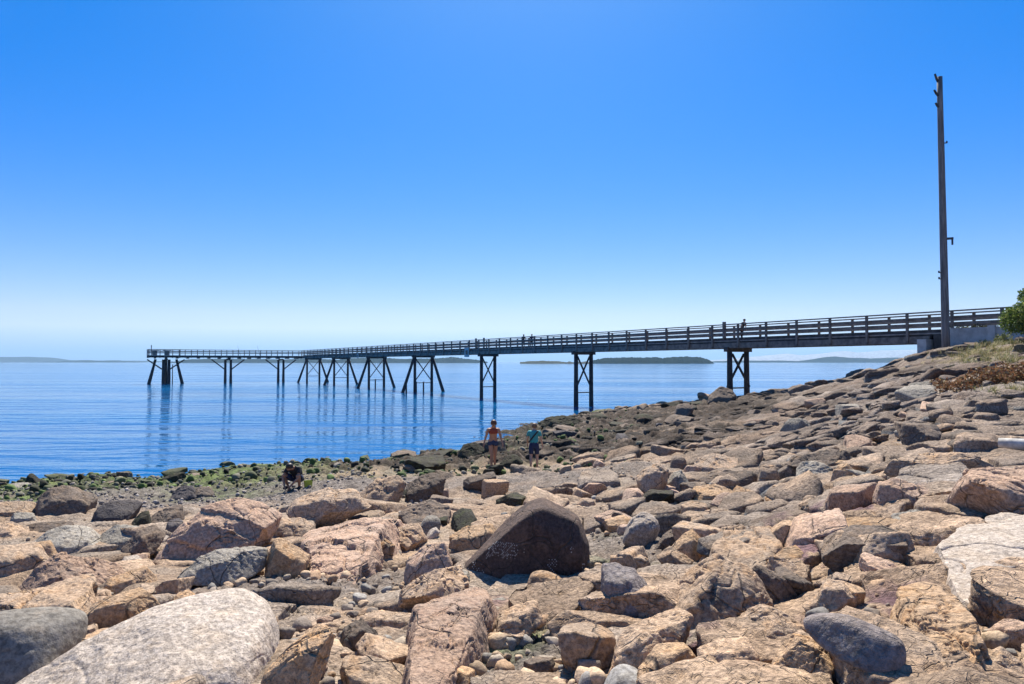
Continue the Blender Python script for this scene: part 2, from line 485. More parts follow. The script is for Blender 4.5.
# ------------------------------------------------------------------ the sea
def water():
    V = [(0, 0, 0)]; F = []
    rs = [40, 160, 640, 2500, 9000, 24000]; n = 96
    for r in rs:
        for i in range(n):
            a = 2 * math.pi * i / n
            V.append((r * math.sin(a), r * math.cos(a), 0.0))
    for i in range(n):
        F.append((0, 1 + (i + 1) % n, 1 + i))
    for q in range(len(rs) - 1):
        for i in range(n):
            a, b = 1 + q * n + i, 1 + q * n + (i + 1) % n
            F.append((a, b, b + n, a + n))
    me = bpy.data.meshes.new('sea'); me.from_pydata(V, [], F)
    k = NT('sea_water')
    tc = k.n('TexCoord').outputs['Object']
    def mapped(sx, sy, rot):
        m = k.n('Mapping'); m.inputs['Scale'].default_value = (sx, sy, 1); m.inputs['Rotation'].default_value = (0, 0, rot); k.l(tc, m.inputs[0]); return m.outputs[0]
    a = k.noise(mapped(.16, .55, R(14)), 1.0, 3, .5)
    b = k.noise(mapped(.8, 1.9, R(-8)), 1.0, 3, .55)
    c = k.noise(mapped(3.2, 5.5, R(10)), 1.0, 2, .5)
    big = k.noise(mapped(.012, .05, R(6)), 1.0, 3, .5)
    h = k.math('ADD', k.math('MULTIPLY', a, .60), k.math('MULTIPLY', b, .14))
    h = k.math('ADD', h, k.math('MULTIPLY', c, .028))
    calm = k.ramp(big, .35, .65)
    h = k.math('MULTIPLY', h, k.math('ADD', k.math('MULTIPLY', calm, 1.1), .35))
    k.l(k.bump(h, 1.0, .5), k.b.inputs['Normal'])
    k.l(k.mix(calm, (.001, .07, .215), (.002, .105, .28)), k.b.inputs['Base Color'])
    k.b.inputs['Roughness'].default_value = .06
    k.b.inputs['IOR'].default_value = 1.33
    k.b.inputs['Specular IOR Level'].default_value = .22
    me.materials.append(k.m)
    o = link(bpy.data.objects.new('sea', me))
    tag(o, 'calm blue sea with small ripples', 'sea', kind='structure')
water()

# ------------------------------------------------------------------ far islands and hills
def hill(name, label, prof, dist, depth, col, seed, rough=.12, kind='structure', bumpy=0.0, cat='hill'):
    us = np.array([(p[0] - 512) / FPX for p in prof]); hs_ = np.array([max(0.0, (362 - p[1]) / FPX * dist + CAMZ) for p in prof])
    n = max(60, int((prof[-1][0] - prof[0][0]) * 1.6)); m = 17
    u = np.linspace(us[0], us[-1], n); hh = np.interp(u, us, hs_)
    t = np.linspace(-1, 1, m)
    U, T = np.meshgrid(u, t)
    X = U * dist; Yv = dist + T * depth
    Hh = np.tile(hh, (m, 1)) * (1 - np.abs(T) ** 1.7)
    nn = fbm(np.stack([X.ravel() / depth * 2.5, Yv.ravel() / depth * 2.5, np.zeros(X.size)], 1), 4, seed).reshape(X.shape)
    Hh = Hh * (1 + rough * nn)
    if bumpy:
        b = _h((np.arange(X.size) % n).astype(np.int64), (np.arange(X.size) // n).astype(np.int64), np.zeros(X.size, np.int64), seed).reshape(X.shape)
        Hh = Hh + (b - .5) * bumpy * (Hh > 2)
    Z = np.maximum(Hh, 0) - 0.8
    V = np.stack([X.ravel(), Yv.ravel(), Z.ravel()], 1)
    idx = np.arange(n * m).reshape(m, n)
    F = np.stack([idx[:-1, :-1], idx[:-1, 1:], idx[1:, 1:], idx[1:, :-1]], -1).reshape(-1, 4)
    k = NT(name + '_cover')
    tc = k.n('TexCoord').outputs['Object']
    f = k.noise(tc, 30.0 / depth, 5, .6)
    k.l(k.mix(k.ramp(f, .35, .65), tuple(c * .7 for c in col), tuple(c * 1.25 for c in col)), k.b.inputs['Base Color'])
    k.b.inputs['Roughness'].default_value = 1; k.b.inputs['Specular IOR Level'].default_value = 0
    o = mesh_np(name, V, F, k.m)
    tag(o, label, cat, kind=kind)
G1 = (.012, .024, .024)
hill('wooded_island', 'low dark wooded island seen under the pier deck', [(590, 362), (596, 359.6), (606, 358.2), (630, 357.2), (655, 357.6), (663, 358.4), (672, 356.8), (700, 357.0), (706, 359), (709, 361.8)], 1900, 60, G1, 5, .1, bumpy=5)
hill('rocky_islet', 'thin rocky islet left of the wooded island', [(520, 362), (528, 361), (545, 360.6), (560, 361.2), (566, 362)], 1800, 40, (.06, .065, .05), 6, .2, bumpy=2)
hill('skerry', 'tiny row of reef rocks beside the wooded island', [(566, 362), (569, 361.2), (573, 361.9), (577, 361.2), (581, 361.9), (586, 361.2), (590, 362)], 1700, 20, (.07, .07, .055), 8, .2, bumpy=1.5)
hill('far_shore', 'long low wooded shore behind the middle of the pier', [(330, 361.5), (345, 358.6), (375, 357.6), (400, 358.8), (428, 358.6), (445, 358.0), (452, 356.9), (460, 358), (478, 360), (487, 361.8)], 3200, 160, G1, 9, .1, bumpy=5)
hill('long_island', 'dark wooded shore behind the pier head', [(182, 361.8), (188, 359.6), (210, 359.0), (250, 359.0), (285, 359.6), (310, 358.6), (335, 359.5), (345, 361.8)], 3600, 180, G1, 10, .1, bumpy=5)
hill('spit', 'very low spit of land on the horizon', [(708, 361.9), (716, 360.9), (740, 360.3), (790, 360.6), (815, 361.8)], 5200, 160, G1, 12, .1)
hill('wooded_hill', 'blue wooded hill between the pier and the right rocks', [(795, 361.8), (812, 359.2), (828, 356.8), (836, 356.2), (850, 357.6), (870, 358.2), (895, 357.6), (930, 357), (975, 359), (1000, 361.8)], 5200, 300, G1, 14, .1)
hill('headland', 'hazy blue headland at the far left horizon', [(-160, 358), (-60, 355.5), (0, 357.0), (30, 356.8), (50, 357.4), (62, 360), (80, 360.4), (140, 360.6), (182, 361.6)], 8500, 500, (.016, .028, .03), 15, .1)
hill('low_hills', 'faint row of low hills on the left horizon', [(60, 361.8), (72, 360.6), (90, 360.2), (100, 360.8), (118, 360.3), (130, 361.8)], 6500, 300, G1, 16, .2)
hill('mountain_range', 'pale far mountain range above the horizon at right', [(700, 361), (730, 359), (752, 356.5), (775, 354.8), (785, 354.0), (800, 355.2), (825, 353.2), (842, 351.6), (858, 352.8), (880, 350.5), (905, 349.0), (925, 350), (960, 346), (1000, 344), (1060, 346), (1120, 356), (1160, 361)], 9000, 900, (.34, .36, .40), 18, .12)  # pale albedo: partly snow, partly distance haze put into the colour

# ------------------------------------------------------------------ haze: one closed box of even thin air
def haze():
    m = MB(); zt, zb = 262.0, -6.0
    m.box((0, 0, (zt + zb) / 2), 52000, 52000, zt - zb)
    mt = bpy.data.materials.new('haze_air'); mt.use_nodes = True
    t = mt.node_tree; t.nodes.remove(t.nodes['Principled BSDF'])
    v = t.nodes.new('ShaderNodeVolumePrincipled')
    v.inputs['Color'].default_value = (.47, .73, 1.0, 1)
    v.inputs['Density'].default_value = HAZE_DENSITY
    v.inputs['Anisotropy'].default_value = 0.1
    t.links.new(v.outputs[0], t.nodes['Material Output'].inputs['Volume'])
    o = m.build('haze', mt)
    tag(o, 'thin blue sea haze over the water', 'haze', kind='stuff')
HAZE_DENSITY = 8e-5
haze()
# ------------------------------------------------------------------ boulders
def rock_mat(name, c1, c2, stain, lichen, speck=(.06, .055, .05), speck_amt=.5, lich_amt=.75, stain_amt=.7, grain=130, bump=.9, rough=.88, crack_amt=.7):
    k = NT(name)
    oi = k.n('ObjectInfo')
    tc = k.n('TexCoord').outputs['Object']
    add = k.n('VectorMath', operation='ADD'); k.l(tc, add.inputs[0])
    off = k.n('VectorMath', operation='SCALE'); k.l(oi.outputs['Location'], off.inputs[0]); off.inputs['Scale'].default_value = 7.3
    k.l(off.outputs[0], add.inputs[1]); v = add.outputs[0]
    big = k.noise(v, 1.7, 4, .6); med = k.noise(v, 6, 6, .65); fine = k.noise(v, 28, 5, .65); gr = k.noise(v, grain, 2, .6)
    li = k.noise(v, 4.2, 8, .72)
    c = k.mix(k.ramp(big, .35, .65), c1, c2)
    c = k.mix(k.math('MULTIPLY', k.ramp(med, .48, .66), stain_amt), c, stain)
    c = k.mix(k.math('MULTIPLY', k.ramp(li, .56, .68), lich_amt), c, lichen)
    c = k.mix(1.0, c, k.mix(k.ramp(fine, .3, .7), (.56, .54, .52), (1.28, 1.27, 1.25)), 'MULTIPLY')
    c = k.mix(k.math('MULTIPLY', k.ramp(gr, .55, .66), speck_amt), c, speck)
    sca = k.math('ADD', k.math('MULTIPLY', oi.outputs['Random'], .4), .8)
    cb = k.n('CombineColor')
    for i in range(3): k.l(sca, cb.inputs[i])
    c = k.mix(1.0, c, cb.outputs[0], 'MULTIPLY')
    wv = k.n('VectorMath', operation='ADD'); k.l(v, wv.inputs[0])
    nz = k.n('TexNoise', Scale=1.3, Detail=1.5); k.l(v, nz.inputs['Vector']); k.l(nz.outputs['Color'], wv.inputs[1])
    vo = k.n('TexVoronoi', feature='DISTANCE_TO_EDGE', Scale=1.7); k.l(wv.outputs[0], vo.inputs['Vector'])
    crk = k.math('MULTIPLY', k.math('SUBTRACT', 1.0, k.ramp(vo.outputs['Distance'], .0, .018)), k.ramp(big, .42, .56))
    c = k.mix(k.math('MULTIPLY', crk, crack_amt), c, (.085, .07, .058))
    k.l(c, k.b.inputs['Base Color'])
    k.b.inputs['Roughness'].default_value = rough
    k.b.inputs['Specular IOR Level'].default_value = .25
    h = k.math('ADD', k.math('MULTIPLY', fine, .8), k.math('MULTIPLY', gr, .22))
    h = k.math('ADD', h, k.math('MULTIPLY', med, 1.4))
    h = k.math('SUBTRACT', h, k.math('MULTIPLY', crk, crack_amt * 1.3))
    k.l(k.bump(h, bump, .03), k.b.inputs['Normal'])
    return k.m
DK = (.10, .085, .075)
RM = {
    'tan': rock_mat('tan_granite', (.48, .335, .225), (.40, .30, .22), (.49, .305, .17), (.17, .14, .12)),
    'orange': rock_mat('orange_granite', (.50, .325, .185), (.45, .31, .20), (.46, .255, .115), (.20, .15, .11), lich_amt=.5),
    'pink': rock_mat('pink_granite', (.50, .335, .235), (.44, .315, .24), (.43, .27, .19), (.20, .165, .15), lich_amt=.5),
    'pale': rock_mat('pale_granite', (.47, .40, .34), (.43, .36, .30), (.45, .35, .26), (.28, .245, .22), speck_amt=.6, lich_amt=.4, stain_amt=.5, grain=85, bump=.5, crack_amt=.12),
    'grey': rock_mat('grey_stone', (.27, .245, .21), (.34, .305, .26), (.33, .28, .22), (.12, .115, .11), speck_amt=.35, lich_amt=.45),
    'smooth': rock_mat('smooth_grey_stone', (.165, .15, .135), (.20, .18, .155), (.24, .20, .16), (.105, .10, .095), speck_amt=.2, lich_amt=.3, bump=.35, crack_amt=0),
    'lightgrey': rock_mat('light_grey_stone', (.40, .385, .37), (.34, .325, .31), (.38, .345, .30), (.25, .245, .24), speck_amt=.3, lich_amt=.3, bump=.35, crack_amt=0),
    'brown': rock_mat('brown_stone', (.20, .15, .115), (.15, .12, .10), (.27, .19, .13), (.075, .065, .058)),
    'umber': rock_mat('umber_stone', (.105, .07, .056), (.075, .052, .046), (.15, .10, .075), (.05, .04, .036)),
    'dark': rock_mat('dark_stone', (.085, .075, .08), (.115, .10, .10), (.14, .115, .105), (.045, .04, .042), speck_amt=.3),
    'purple': rock_mat('purple_grey_stone', (.215, .18, .172), (.255, .22, .21), (.27, .22, .19), (.13, .11, .115), speck_amt=.3, lich_amt=.4, crack_amt=.2),
    'weed': rock_mat('weed_covered_stone', (.030, .027, .018), (.05, .042, .028), (.06, .068, .025), (.014, .012, .010), lich_amt=.8, speck_amt=.3),
    'green': rock_mat('algae_covered_stone', (.06, .07, .032), (.12, .12, .075), (.05, .075, .02), (.03, .027, .02), lich_amt=.7),
}

_ICO = {}
def ico(n):
    if n not in _ICO:
        bm = bmesh.new(); bmesh.ops.create_icosphere(bm, subdivisions=n, radius=1.0)
        bm.verts.ensure_lookup_table()
        V = np.array([v.co[:] for v in bm.verts]); F = np.array([[v.index for v in f.verts] for f in bm.faces])
        bm.free(); _ICO[n] = (V / np.linalg.norm(V, axis=1)[:, None], F)
    return _ICO[n]

def vnormals(V, F):
    fn = np.cross(V[F[:, 1]] - V[F[:, 0]], V[F[:, 2]] - V[F[:, 0]])
    N = np.zeros_like(V)
    for i in range(3):
        for c in range(3):
            N[:, c] += np.bincount(F[:, i], fn[:, c], len(V))
    return N / np.maximum(np.linalg.norm(N, axis=1)[:, None], 1e-9)

def rock_shape(planes, scale, sub, seed, p=16, rough=1.0, cracks=1.0, chips=4):
    """intersection of half spaces n.x <= d about the centre, edges worn round, then weathered"""
    U, F = ico(sub)
    scale = np.asarray(scale, float)
    acc = np.zeros(len(U))
    for n, d in planes:
        nn = np.asarray(n) * scale
        q = np.maximum(U @ nn, 0) / max(d, 1e-4)
        acc += q ** p
    r = acc ** (-1.0 / p)
    rc = np.random.RandomState(seed + 4000)
    if rough <= .5: chips = 2
    for _ in range(chips):                       # knocked-off corners
        i = rc.randint(len(U)); u = U[i] + rc.normal(size=3) * .12; u /= np.linalg.norm(u)
        acc += (np.maximum(U @ u, 0) / (r[i] * rc.uniform(.91, .99))) ** p
    r = acc ** (-1.0 / p)
    V = U * r[:, None] * scale
    s = float(np.sort(scale)[1])
    N = vnormals(V, F)
    o = np.array([seed * 3.7, seed * 1.9, seed * .7])
    f1 = fbm(V * (1.3 / s) + o, 4, seed); f2 = fbm(V * (4.5 / s) + o, 4, seed + 9, .6)
    g = np.abs(fbm(V * (1.1 / s) + o + 40, 3, seed + 3))
    disp = .055 * s * f1 + .035 * s * f2 - cracks * .05 * s * np.exp(-(g / .022) ** 2)
    # chipped facets: terraces along a random direction
    rn = np.random.RandomState(seed); dr = rn.normal(size=3); dr /= np.linalg.norm(dr)
    t = (V @ dr) / s * 3.0 + f1 * 1.2
    disp += .018 * s * (np.abs((t % 1) - .5) * 2 - .5) * (f2 > -.15)
    if sub >= 5 and rough > .5:                  # plates split off along joints
        e = rn.normal(size=(2, 3)); e /= np.linalg.norm(e, axis=1)[:, None]
        wob = .35 * f2
        F1, F2, a, b, _, _, _ = cells((V @ e[0]) * (1.25 / s) + 7.7 + wob, (V @ e[1]) * (2.1 / s) + 3.1 + wob, seed)
        disp += .085 * s * (a - .6) - .045 * s * np.exp(-((F2 - F1) / .07) ** 2) * (b > .35)
    V = V + N * (disp * rough)[:, None]
    return V, F

def poly_planes(poly2, depth, rnd, top_tilt, front, sink):
    """poly2: outline in metres (right, up) about the centre -> planes in (right, up, towards viewer) axes"""
    out = []
    n = len(poly2)
    area = sum(poly2[i][0] * poly2[(i + 1) % n][1] - poly2[(i + 1) % n][0] * poly2[i][1] for i in range(n))
    sg = 1 if area > 0 else -1
    for i in range(n):
        a, b = poly2[i], poly2[(i + 1) % n]
        ex, ey = b[0] - a[0], b[1] - a[1]; L = math.hypot(ex, ey)
        if L < 1e-6: continue
        nx, ny = sg * ey / L, -sg * ex / L
        d = nx * a[0] + ny * a[1]
        if ny < -.45: d += sink
        d = max(d, .02)
        if ny > .2: tf = R(.74 * min(top_tilt, 38) * ny * rnd.uniform(.75, 1.2) + 8); tb = R(rnd.uniform(8, 25))
        elif ny < -.45: tf = R(-4); tb = R(rnd.uniform(0, 10))
        else: tf = R(rnd.uniform(12, 34)); tb = R(rnd.uniform(15, 35))
        out.append(((math.cos(tf) * nx, math.cos(tf) * ny, math.sin(tf)), d * math.cos(tf)))
        out.append(((math.cos(tb) * nx, math.cos(tb) * ny, -math.sin(tb)), d * math.cos(tb)))
    a1, a2 = R(rnd.uniform(5, 28)), R(rnd.uniform(-28, -5))
    e = R(front)
    out.append(((math.sin(a1) * math.cos(e), math.sin(e), math.cos(a1) * math.cos(e)), depth * .5))
    out.append(((math.sin(a2) * math.cos(e), math.sin(e) * .6, math.cos(a2) * math.cos(e)), depth * .5 * rnd.uniform(.9, 1.1)))
    out.append(((rnd.uniform(-.3, .3), .15, -1.0), depth * .55))
    return out

RID = [100]; HERO = []
def pick_sub(px): return 7 if px > 210 else 6 if px > 70 else 5 if px > 24 else 4 if px > 9 else 3

def boulder(name, label, cat, poly, mat, depth=.85, top=38, front=18, p=38, rough=1.0, lift=0.0, cracks=1.0, group=None):
    """a loose rock whose outline seen from the path is poly (survey pixels)"""
    RID[0] += 1; seed = RID[0]; rnd = random.Random(seed)
    xs = [q[0] for q in poly]; ys = [q[1] for q in poly]
    bx = sum(xs) / len(xs); cx, cy = (min(xs) + max(xs)) / 2, (min(ys) + max(ys)) / 2
    B = hit(bx, max(ys), lift)
    wpx, hpx = max(xs) - min(xs), max(ys) - min(ys)
    D0 = B.y * wpx / FPX * depth
    D = min(D0, 1.6)
    Yc = B.y + D * .33
    k = Yc / FPX
    C = at(cx, cy, Yc)
    poly2 = [((x - cx) * k, (cy - y) * k) for x, y in poly]
    h = hpx * k
    sink = .10 * h + .05
    pl = poly_planes(poly2, D, rnd, top, front, sink)
    HERO.append((C.x, C.y, wpx * k / 2))
    tc_ = Vector((-C.x, -C.y, CAMZ - C.z)).normalized()
    rt = Vector((0, 0, 1)).cross(tc_).normalized(); up = tc_.cross(rt)
    M = np.array([rt[:], up[:], tc_[:]])          # rows: axes
    planes = [(np.asarray(n) @ M, d) for n, d in pl]
    sc3 = np.array([wpx * k / 2, max(D / 2, .05), h / 2])
    V, F = rock_shape(planes, sc3, pick_sub(wpx), seed, p, rough, cracks)
    o = mesh_np(name, V, F, RM[mat])
    o.location = C
    tag(o, label, cat, group)
    return o

def slab(name, label, cat, poly, mat, thick=.3, p=34, rough=1.0, dome=.25, cracks=1.0, group=None, tilt=0.0):
    """a low outcrop: poly is the outline of its upper surface (survey pixels), laid on the ground"""
    RID[0] += 1; seed = RID[0]; rnd = random.Random(seed)
    P = [hit(x, y, thick * .75) for x, y in poly]
    C = sum(P, Vector()) / len(P)
    n = len(P)
    q = [(v.x - C.x, v.y - C.y) for v in P]
    area = sum(q[i][0] * q[(i + 1) % n][1] - q[(i + 1) % n][0] * q[i][1] for i in range(n)); sg = 1 if area > 0 else -1
    # ground slope under it
    A = np.array([[a, b, 1] for a, b in q]); zz = np.array([v.z for v in P])
    sx, sy, _ = np.linalg.lstsq(A, zz, rcond=None)[0]
    sx = max(-.6, min(.6, sx)); sy = max(-.6, min(.6, sy)) + tilt
    up = Vector((-sx, -sy, 1)).normalized()
    planes = []
    for i in range(n):
        a, b = q[i], q[(i + 1) % n]
        ex, ey = b[0] - a[0], b[1] - a[1]; L = math.hypot(ex, ey)
        nx, ny = sg * ey / L, -sg * ex / L
        d = max(nx * a[0] + ny * a[1], .05)
        t = R(rnd.uniform(8, 30))
        planes.append(((math.cos(t) * nx, math.cos(t) * ny, math.sin(t)), d * math.cos(t)))
    for i in range(4):
        az = rnd.uniform(0, 6.28) if i else -1.6
        tl = dome * rnd.uniform(.3, 1.0)
        nv = (up + Vector((math.cos(az) * tl, math.sin(az) * tl, 0))).normalized()
        planes.append((tuple(nv), thick * .5 * rnd.uniform(.9, 1.1)))
    planes.append(((-up.x, -up.y, -up.z), thick * 1.2))
    xs = [v[0] for v in q]; ys = [v[1] for v in q]
    sc3 = np.array([(max(xs) - min(xs)) / 2, (max(ys) - min(ys)) / 2, thick * .8 + abs(sy) * (max(ys) - min(ys)) * .25])
    wpx = max(x for x, y in poly) - min(x for x, y in poly)
    V, F = rock_shape(planes, sc3, min(7, pick_sub(wpx) + (1 if wpx < 200 else 0)), seed, p, rough, cracks)
    o = mesh_np(name, V, F, RM[mat])
    o.location = C - up * thick * .5 * .3
    tag(o, label, cat, group)
    return o

ZR = {1: (0, 450, 2.922), 2: (200, 450, 2.922), 3: (400, 450, 2.922), 4: (600, 450, 2.922), 5: (780, 450, 2.922), 6: (560, 360, 4.267), 7: (780, 330, 4.025), 8: (0, 440, 4.267), 0: (0, 0, 1.0)}
def Q(z, *pts):
    x0, y0, s = ZR[z]
    return [(x0 + a / s, y0 + b / s) for a, b in pts]

# ------------------------------------------------------------------ jointed bedrock: interlocking fractured blocks of the shore itself
def bedrock():
    Vs, Fs, Cs, tops = [], [], [], []; nv = 0; sd_ = 5000
    def grid(ang, sx, sy, ylo, yhi, test, hlo, hhi, tilt, seed, sub_of, dip=(0, 0), gap=.012, rough=.75):
        nonlocal nv, sd_
        c, s = math.cos(ang), math.sin(ang)
        e1, e2 = np.array([c, s]) * sx, np.array([-s, c]) * sy
        rs = np.random.RandomState(seed)
        n = int(110 / min(sx, sy)); n = min(n, 130)
        J = rs.uniform(-.36, .36, (2 * n + 1, 2 * n + 1, 2))
        def P(i, j): return e1 * (i + J[i + n, j + n, 0] + .5 * (j % 2)) + e2 * (j + J[i + n, j + n, 1])
        # lattice range covering the zone
        for i in range(-n + 2, n - 1):
            for j in range(-n + 2, n - 1):
                q = e1 * i + e2 * j
                if not (ylo - 2 < q[1] < yhi + 2) or abs(q[0]) > 1.3 * q[1] + 3: continue
                p = P(i, j)
                if not (ylo < p[1] < yhi) or not test(p[0], p[1], rs): continue
                sd_ += 1; rn = np.random.RandomState(sd_)
                z = gz(p[0], p[1])
                gx = (gz(p[0] + .4, p[1]) - gz(p[0] - .4, p[1])) / .8; gy = (gz(p[0], p[1] + .4) - gz(p[0], p[1] - .4)) / .8
                planes = []
                for di in range(-2, 3):
                    for dj in range(-2, 3):
                        if di == 0 and dj == 0: continue
                        m = P(i + di, j + dj) - p; L = math.hypot(*m)
                        if L > 3.2 * max(sx, sy): continue
                        t = math.radians(rn.uniform(-2, 12)); g_ = gap * rn.choice([.3, .5, 1, 1.6, 3.0])
                        planes.append(((m[0] / L * math.cos(t), m[1] / L * math.cos(t), math.sin(t)), max(.04, (L / 2 - g_) * math.cos(t))))
                # top: follows the shore, with its own dip; some blocks carry two faces
                hh = rn.uniform(hlo, hhi) if rn.rand() < .8 else rn.uniform(hlo, hhi) * 1.5
                base = np.array([-gx - dip[0], -gy - dip[1], 1.0])
                for q_ in range(rn.randint(1, 4)):
                    nv_ = base + np.array([rn.normal() * tilt, rn.normal() * tilt, 0]); nv_ /= np.linalg.norm(nv_)
                    planes.append((nv_, .5 * sy * .5 + rn.uniform(0, .03)))
                hgt = .25 * sy
                planes.append(((0, 0, -1), .9 * sy))
                sc3 = np.array([max(sx, sy) * .5, max(sx, sy) * .5, hgt * 1.6])
                V, F = rock_shape(planes, sc3, sub_of(p), sd_, 40, rough, .8, 5)
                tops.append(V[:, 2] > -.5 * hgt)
                V = V + np.array([p[0], p[1], z + hh - hgt])
                Vs.append(V); Fs.append(F + nv); nv += len(V)
                Cs.append(np.full(len(V), rn.uniform(.80, 1.18)))
    SPOTS = [(P_.x, P_.y, r_) for P_, r_ in ((hit(990, 386), 1.0), (hit(1016, 382), 1.1), (hit(1010, 456), .8), (hit(845, 652), .55), (hit(800, 640), .35))] + [(-.7, 23.8, .55), (.9, 25.7, 1.1), (.75, 24.6, .8), (-.7, 23.0, .6), (-6.6, 20.6, 1.0)]
    def clear(x, y):
        for cx, cy, r in HERO:
            if (x - cx) ** 2 + (y - cy) ** 2 < (r * (.5 if y < 13 else .8)) ** 2: return False
        for cx, cy, r in SPOTS:
            if (x - cx) ** 2 + (y - cy) ** 2 < r * r: return False
        g_, a_, w_, b_, _, _ = zones(np.array([x]), np.array([y]), Hb(x, y))
        return g_[0] < .45 and Hb(x, y)[0] > .02
    U = lambda x, y: x / max(y, .1)
    grid(R(40), 1.05, .46, 2.2, 13.5, lambda x, y, r: U(x, y) > .02 + .1 * math.sin(y) and clear(x, y), .03, .20, .13, 1, lambda p: 5 if p[1] < 8 else 4, (0, .05))
    grid(R(18), 1.3, .62, 2.2, 17.0, lambda x, y, r: U(x, y) <= .02 + .1 * math.sin(y) and clear(x, y), -.02, .14, .13, 2, lambda p: 5 if p[1] < 7 else 4)
    grid(R(-9), 1.7, .56, 13.5, 58, lambda x, y, r: U(x, y) > .26 and clear(x, y), -.08, .16, .17, 3, lambda p: 4 if p[1] < 24 else 3, (0, .05), .014, 1.3)
    grid(R(-22), 2.6, 1.0, 14, 56, lambda x, y, r: U(x, y) > .26 and r.rand() < .34 and clear(x, y), .02, .40, .24, 8, lambda p: 4, (.04, .05), .12, 1.5)
    grid(R(8), .8, .34, 13, 30, lambda x, y, r: U(x, y) > .22 and r.rand() < .4 and clear(x, y), .05, .22, .26, 9, lambda p: 3, (0, .02), .02, 1.4)
    grid(R(12), 1.3, .7, 13.5, 58, lambda x, y, r: .0 < U(x, y) <= .26 and Hb(x, y)[0] > .25 and r.rand() < .8 and clear(x, y), -.12, .22, .2, 4, lambda p: 4 if p[1] < 24 else 3, (0, .05), .03, 1.4)
    grid(R(25), 1.1, .7, 22, 31, lambda x, y, r: -.2 < U(x, y) <= .0 and Hb(x, y)[0] > .12 and r.rand() < .6 and clear(x, y), -.12, .18, .2, 6, lambda p: 4, (0, .05), .03, 1.4)
    V = np.vstack(Vs); t = np.concatenate(Cs)
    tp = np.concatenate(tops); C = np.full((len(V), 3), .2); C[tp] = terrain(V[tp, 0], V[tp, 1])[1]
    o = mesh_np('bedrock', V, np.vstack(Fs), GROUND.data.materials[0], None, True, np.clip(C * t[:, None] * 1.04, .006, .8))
    tag(o, 'jointed tan bedrock of the shore', 'bedrock', kind='structure')
B, S = boulder, slab
# --- left
B('boulder', 'brown mossy boulder with dark underside at the back left of the beach', 'boulder', Q(1, (112, 190), (125, 130), (150, 105), (215, 100), (262, 130), (277, 150), (265, 188), (190, 195)), 'brown', top=34)
B('stone', 'flat pale tan rock at the left edge beside the mossy brown boulder', 'rock', Q(1, (-30, 150), (0, 148), (70, 150), (112, 165), (108, 188), (60, 205), (-30, 205)), 'tan', top=30)
B('stone', 'small grey stone in front of the flat pale tan rock', 'stone', Q(1, (32, 205), (45, 182), (90, 182), (103, 200), (80, 217), (40, 215)), 'grey', top=30)
B('boulder', 'dark purple grey angular boulder on the gravel', 'boulder', Q(1, (270, 205), (290, 160), (330, 147), (390, 150), (413, 160), (395, 200), (330, 219), (280, 219)), 'dark', top=44)
B('stone', 'dark weedy stone touching the purple grey boulder', 'stone', Q(1, (380, 215), (410, 180), (432, 178), (440, 215), (410, 230)), 'weed', top=40)
B('stone', 'long dark brown stone with a mossy back on the gravel', 'stone', Q(1, (420, 200), (465, 175), (525, 162), (532, 185), (510, 207), (460, 218), (428, 220)), 'brown', top=44)
B('stone', 'black low stone alone on the grey gravel', 'stone', Q(1, (495, 130), (530, 105), (560, 100), (575, 132), (530, 140)), 'dark', top=40)
B('stone', 'rounded dark brown stone beside the black low stone', 'stone', Q(1, (560, 128), (580, 106), (610, 108), (622, 126), (590, 135)), 'brown', top=40)
B('stone', 'dark brown ridge of rock behind the smooth grey boulder', 'rock', Q(1, (66, 232), (90, 213), (160, 203), (195, 203), (205, 222), (140, 262), (85, 265)), 'brown', top=45)
B('boulder', 'grey boulder with a pale smooth back left of the wedge stone', 'boulder', Q(1, (116, 255), (150, 225), (200, 217), (250, 225), (300, 272), (285, 288), (180, 302), (150, 302)), 'grey', top=32)
B('boulder', 'tan boulder with a split face at the left edge', 'boulder', Q(1, (-20, 212), (30, 205), (75, 230), (88, 265), (60, 278), (-20, 278)), 'tan', top=36)
B('boulder', 'large rounded tan boulder cut by the left edge', 'boulder', Q(1, (-60, 285), (50, 270), (95, 272), (124, 320), (102, 352), (40, 388), (-60, 388)), 'tan', top=34, rough=.8)
B('boulder', 'tan block wedged behind the large rounded tan boulder', 'boulder', Q(1, (95, 268), (145, 265), (164, 310), (134, 335), (112, 330)), 'orange', top=34)
B('stone', 'wedge shaped grey brown stone with a pointed top', 'stone', Q(1, (283, 257), (340, 217), (400, 222), (414, 232), (355, 285), (318, 285)), 'grey', top=42)
B('stone', 'dark brown lumpy stone right of the wedge stone', 'stone', Q(1, (358, 285), (400, 235), (445, 222), (468, 237), (432, 290), (390, 303)), 'brown', top=46)
B('stone', 'dark grey upright stone behind the lumpy brown stone', 'stone', Q(1, (482, 240), (492, 205), (520, 200), (540, 215), (525, 250), (495, 252)), 'dark', top=40)
B('stone', 'small pale stone between the brown lumps and the big outcrop', 'stone', Q(1, (440, 262), (465, 246), (492, 255), (487, 270), (455, 274)), 'pale', top=28)
B('stone', 'pale grey flat stone in front of the wedge stone', 'stone', Q(1, (350, 335), (365, 308), (400, 308), (418, 330), (395, 345)), 'pale', top=30)
B('boulder', 'large tan rock with grey left flank under the grey boulder', 'boulder', Q(1, (66, 392), (130, 320), (185, 292), (265, 325), (335, 350), (350, 382), (300, 405), (210, 414), (130, 414)), 'pink', top=40, depth=.6)
B('boulder', 'squared tan block with a flat sunlit top and mossy edge', 'boulder', Q(1, (312, 388), (325, 366), (440, 338), (457, 370), (452, 392), (325, 422)), 'orange', top=30, depth=.5, rough=.7)
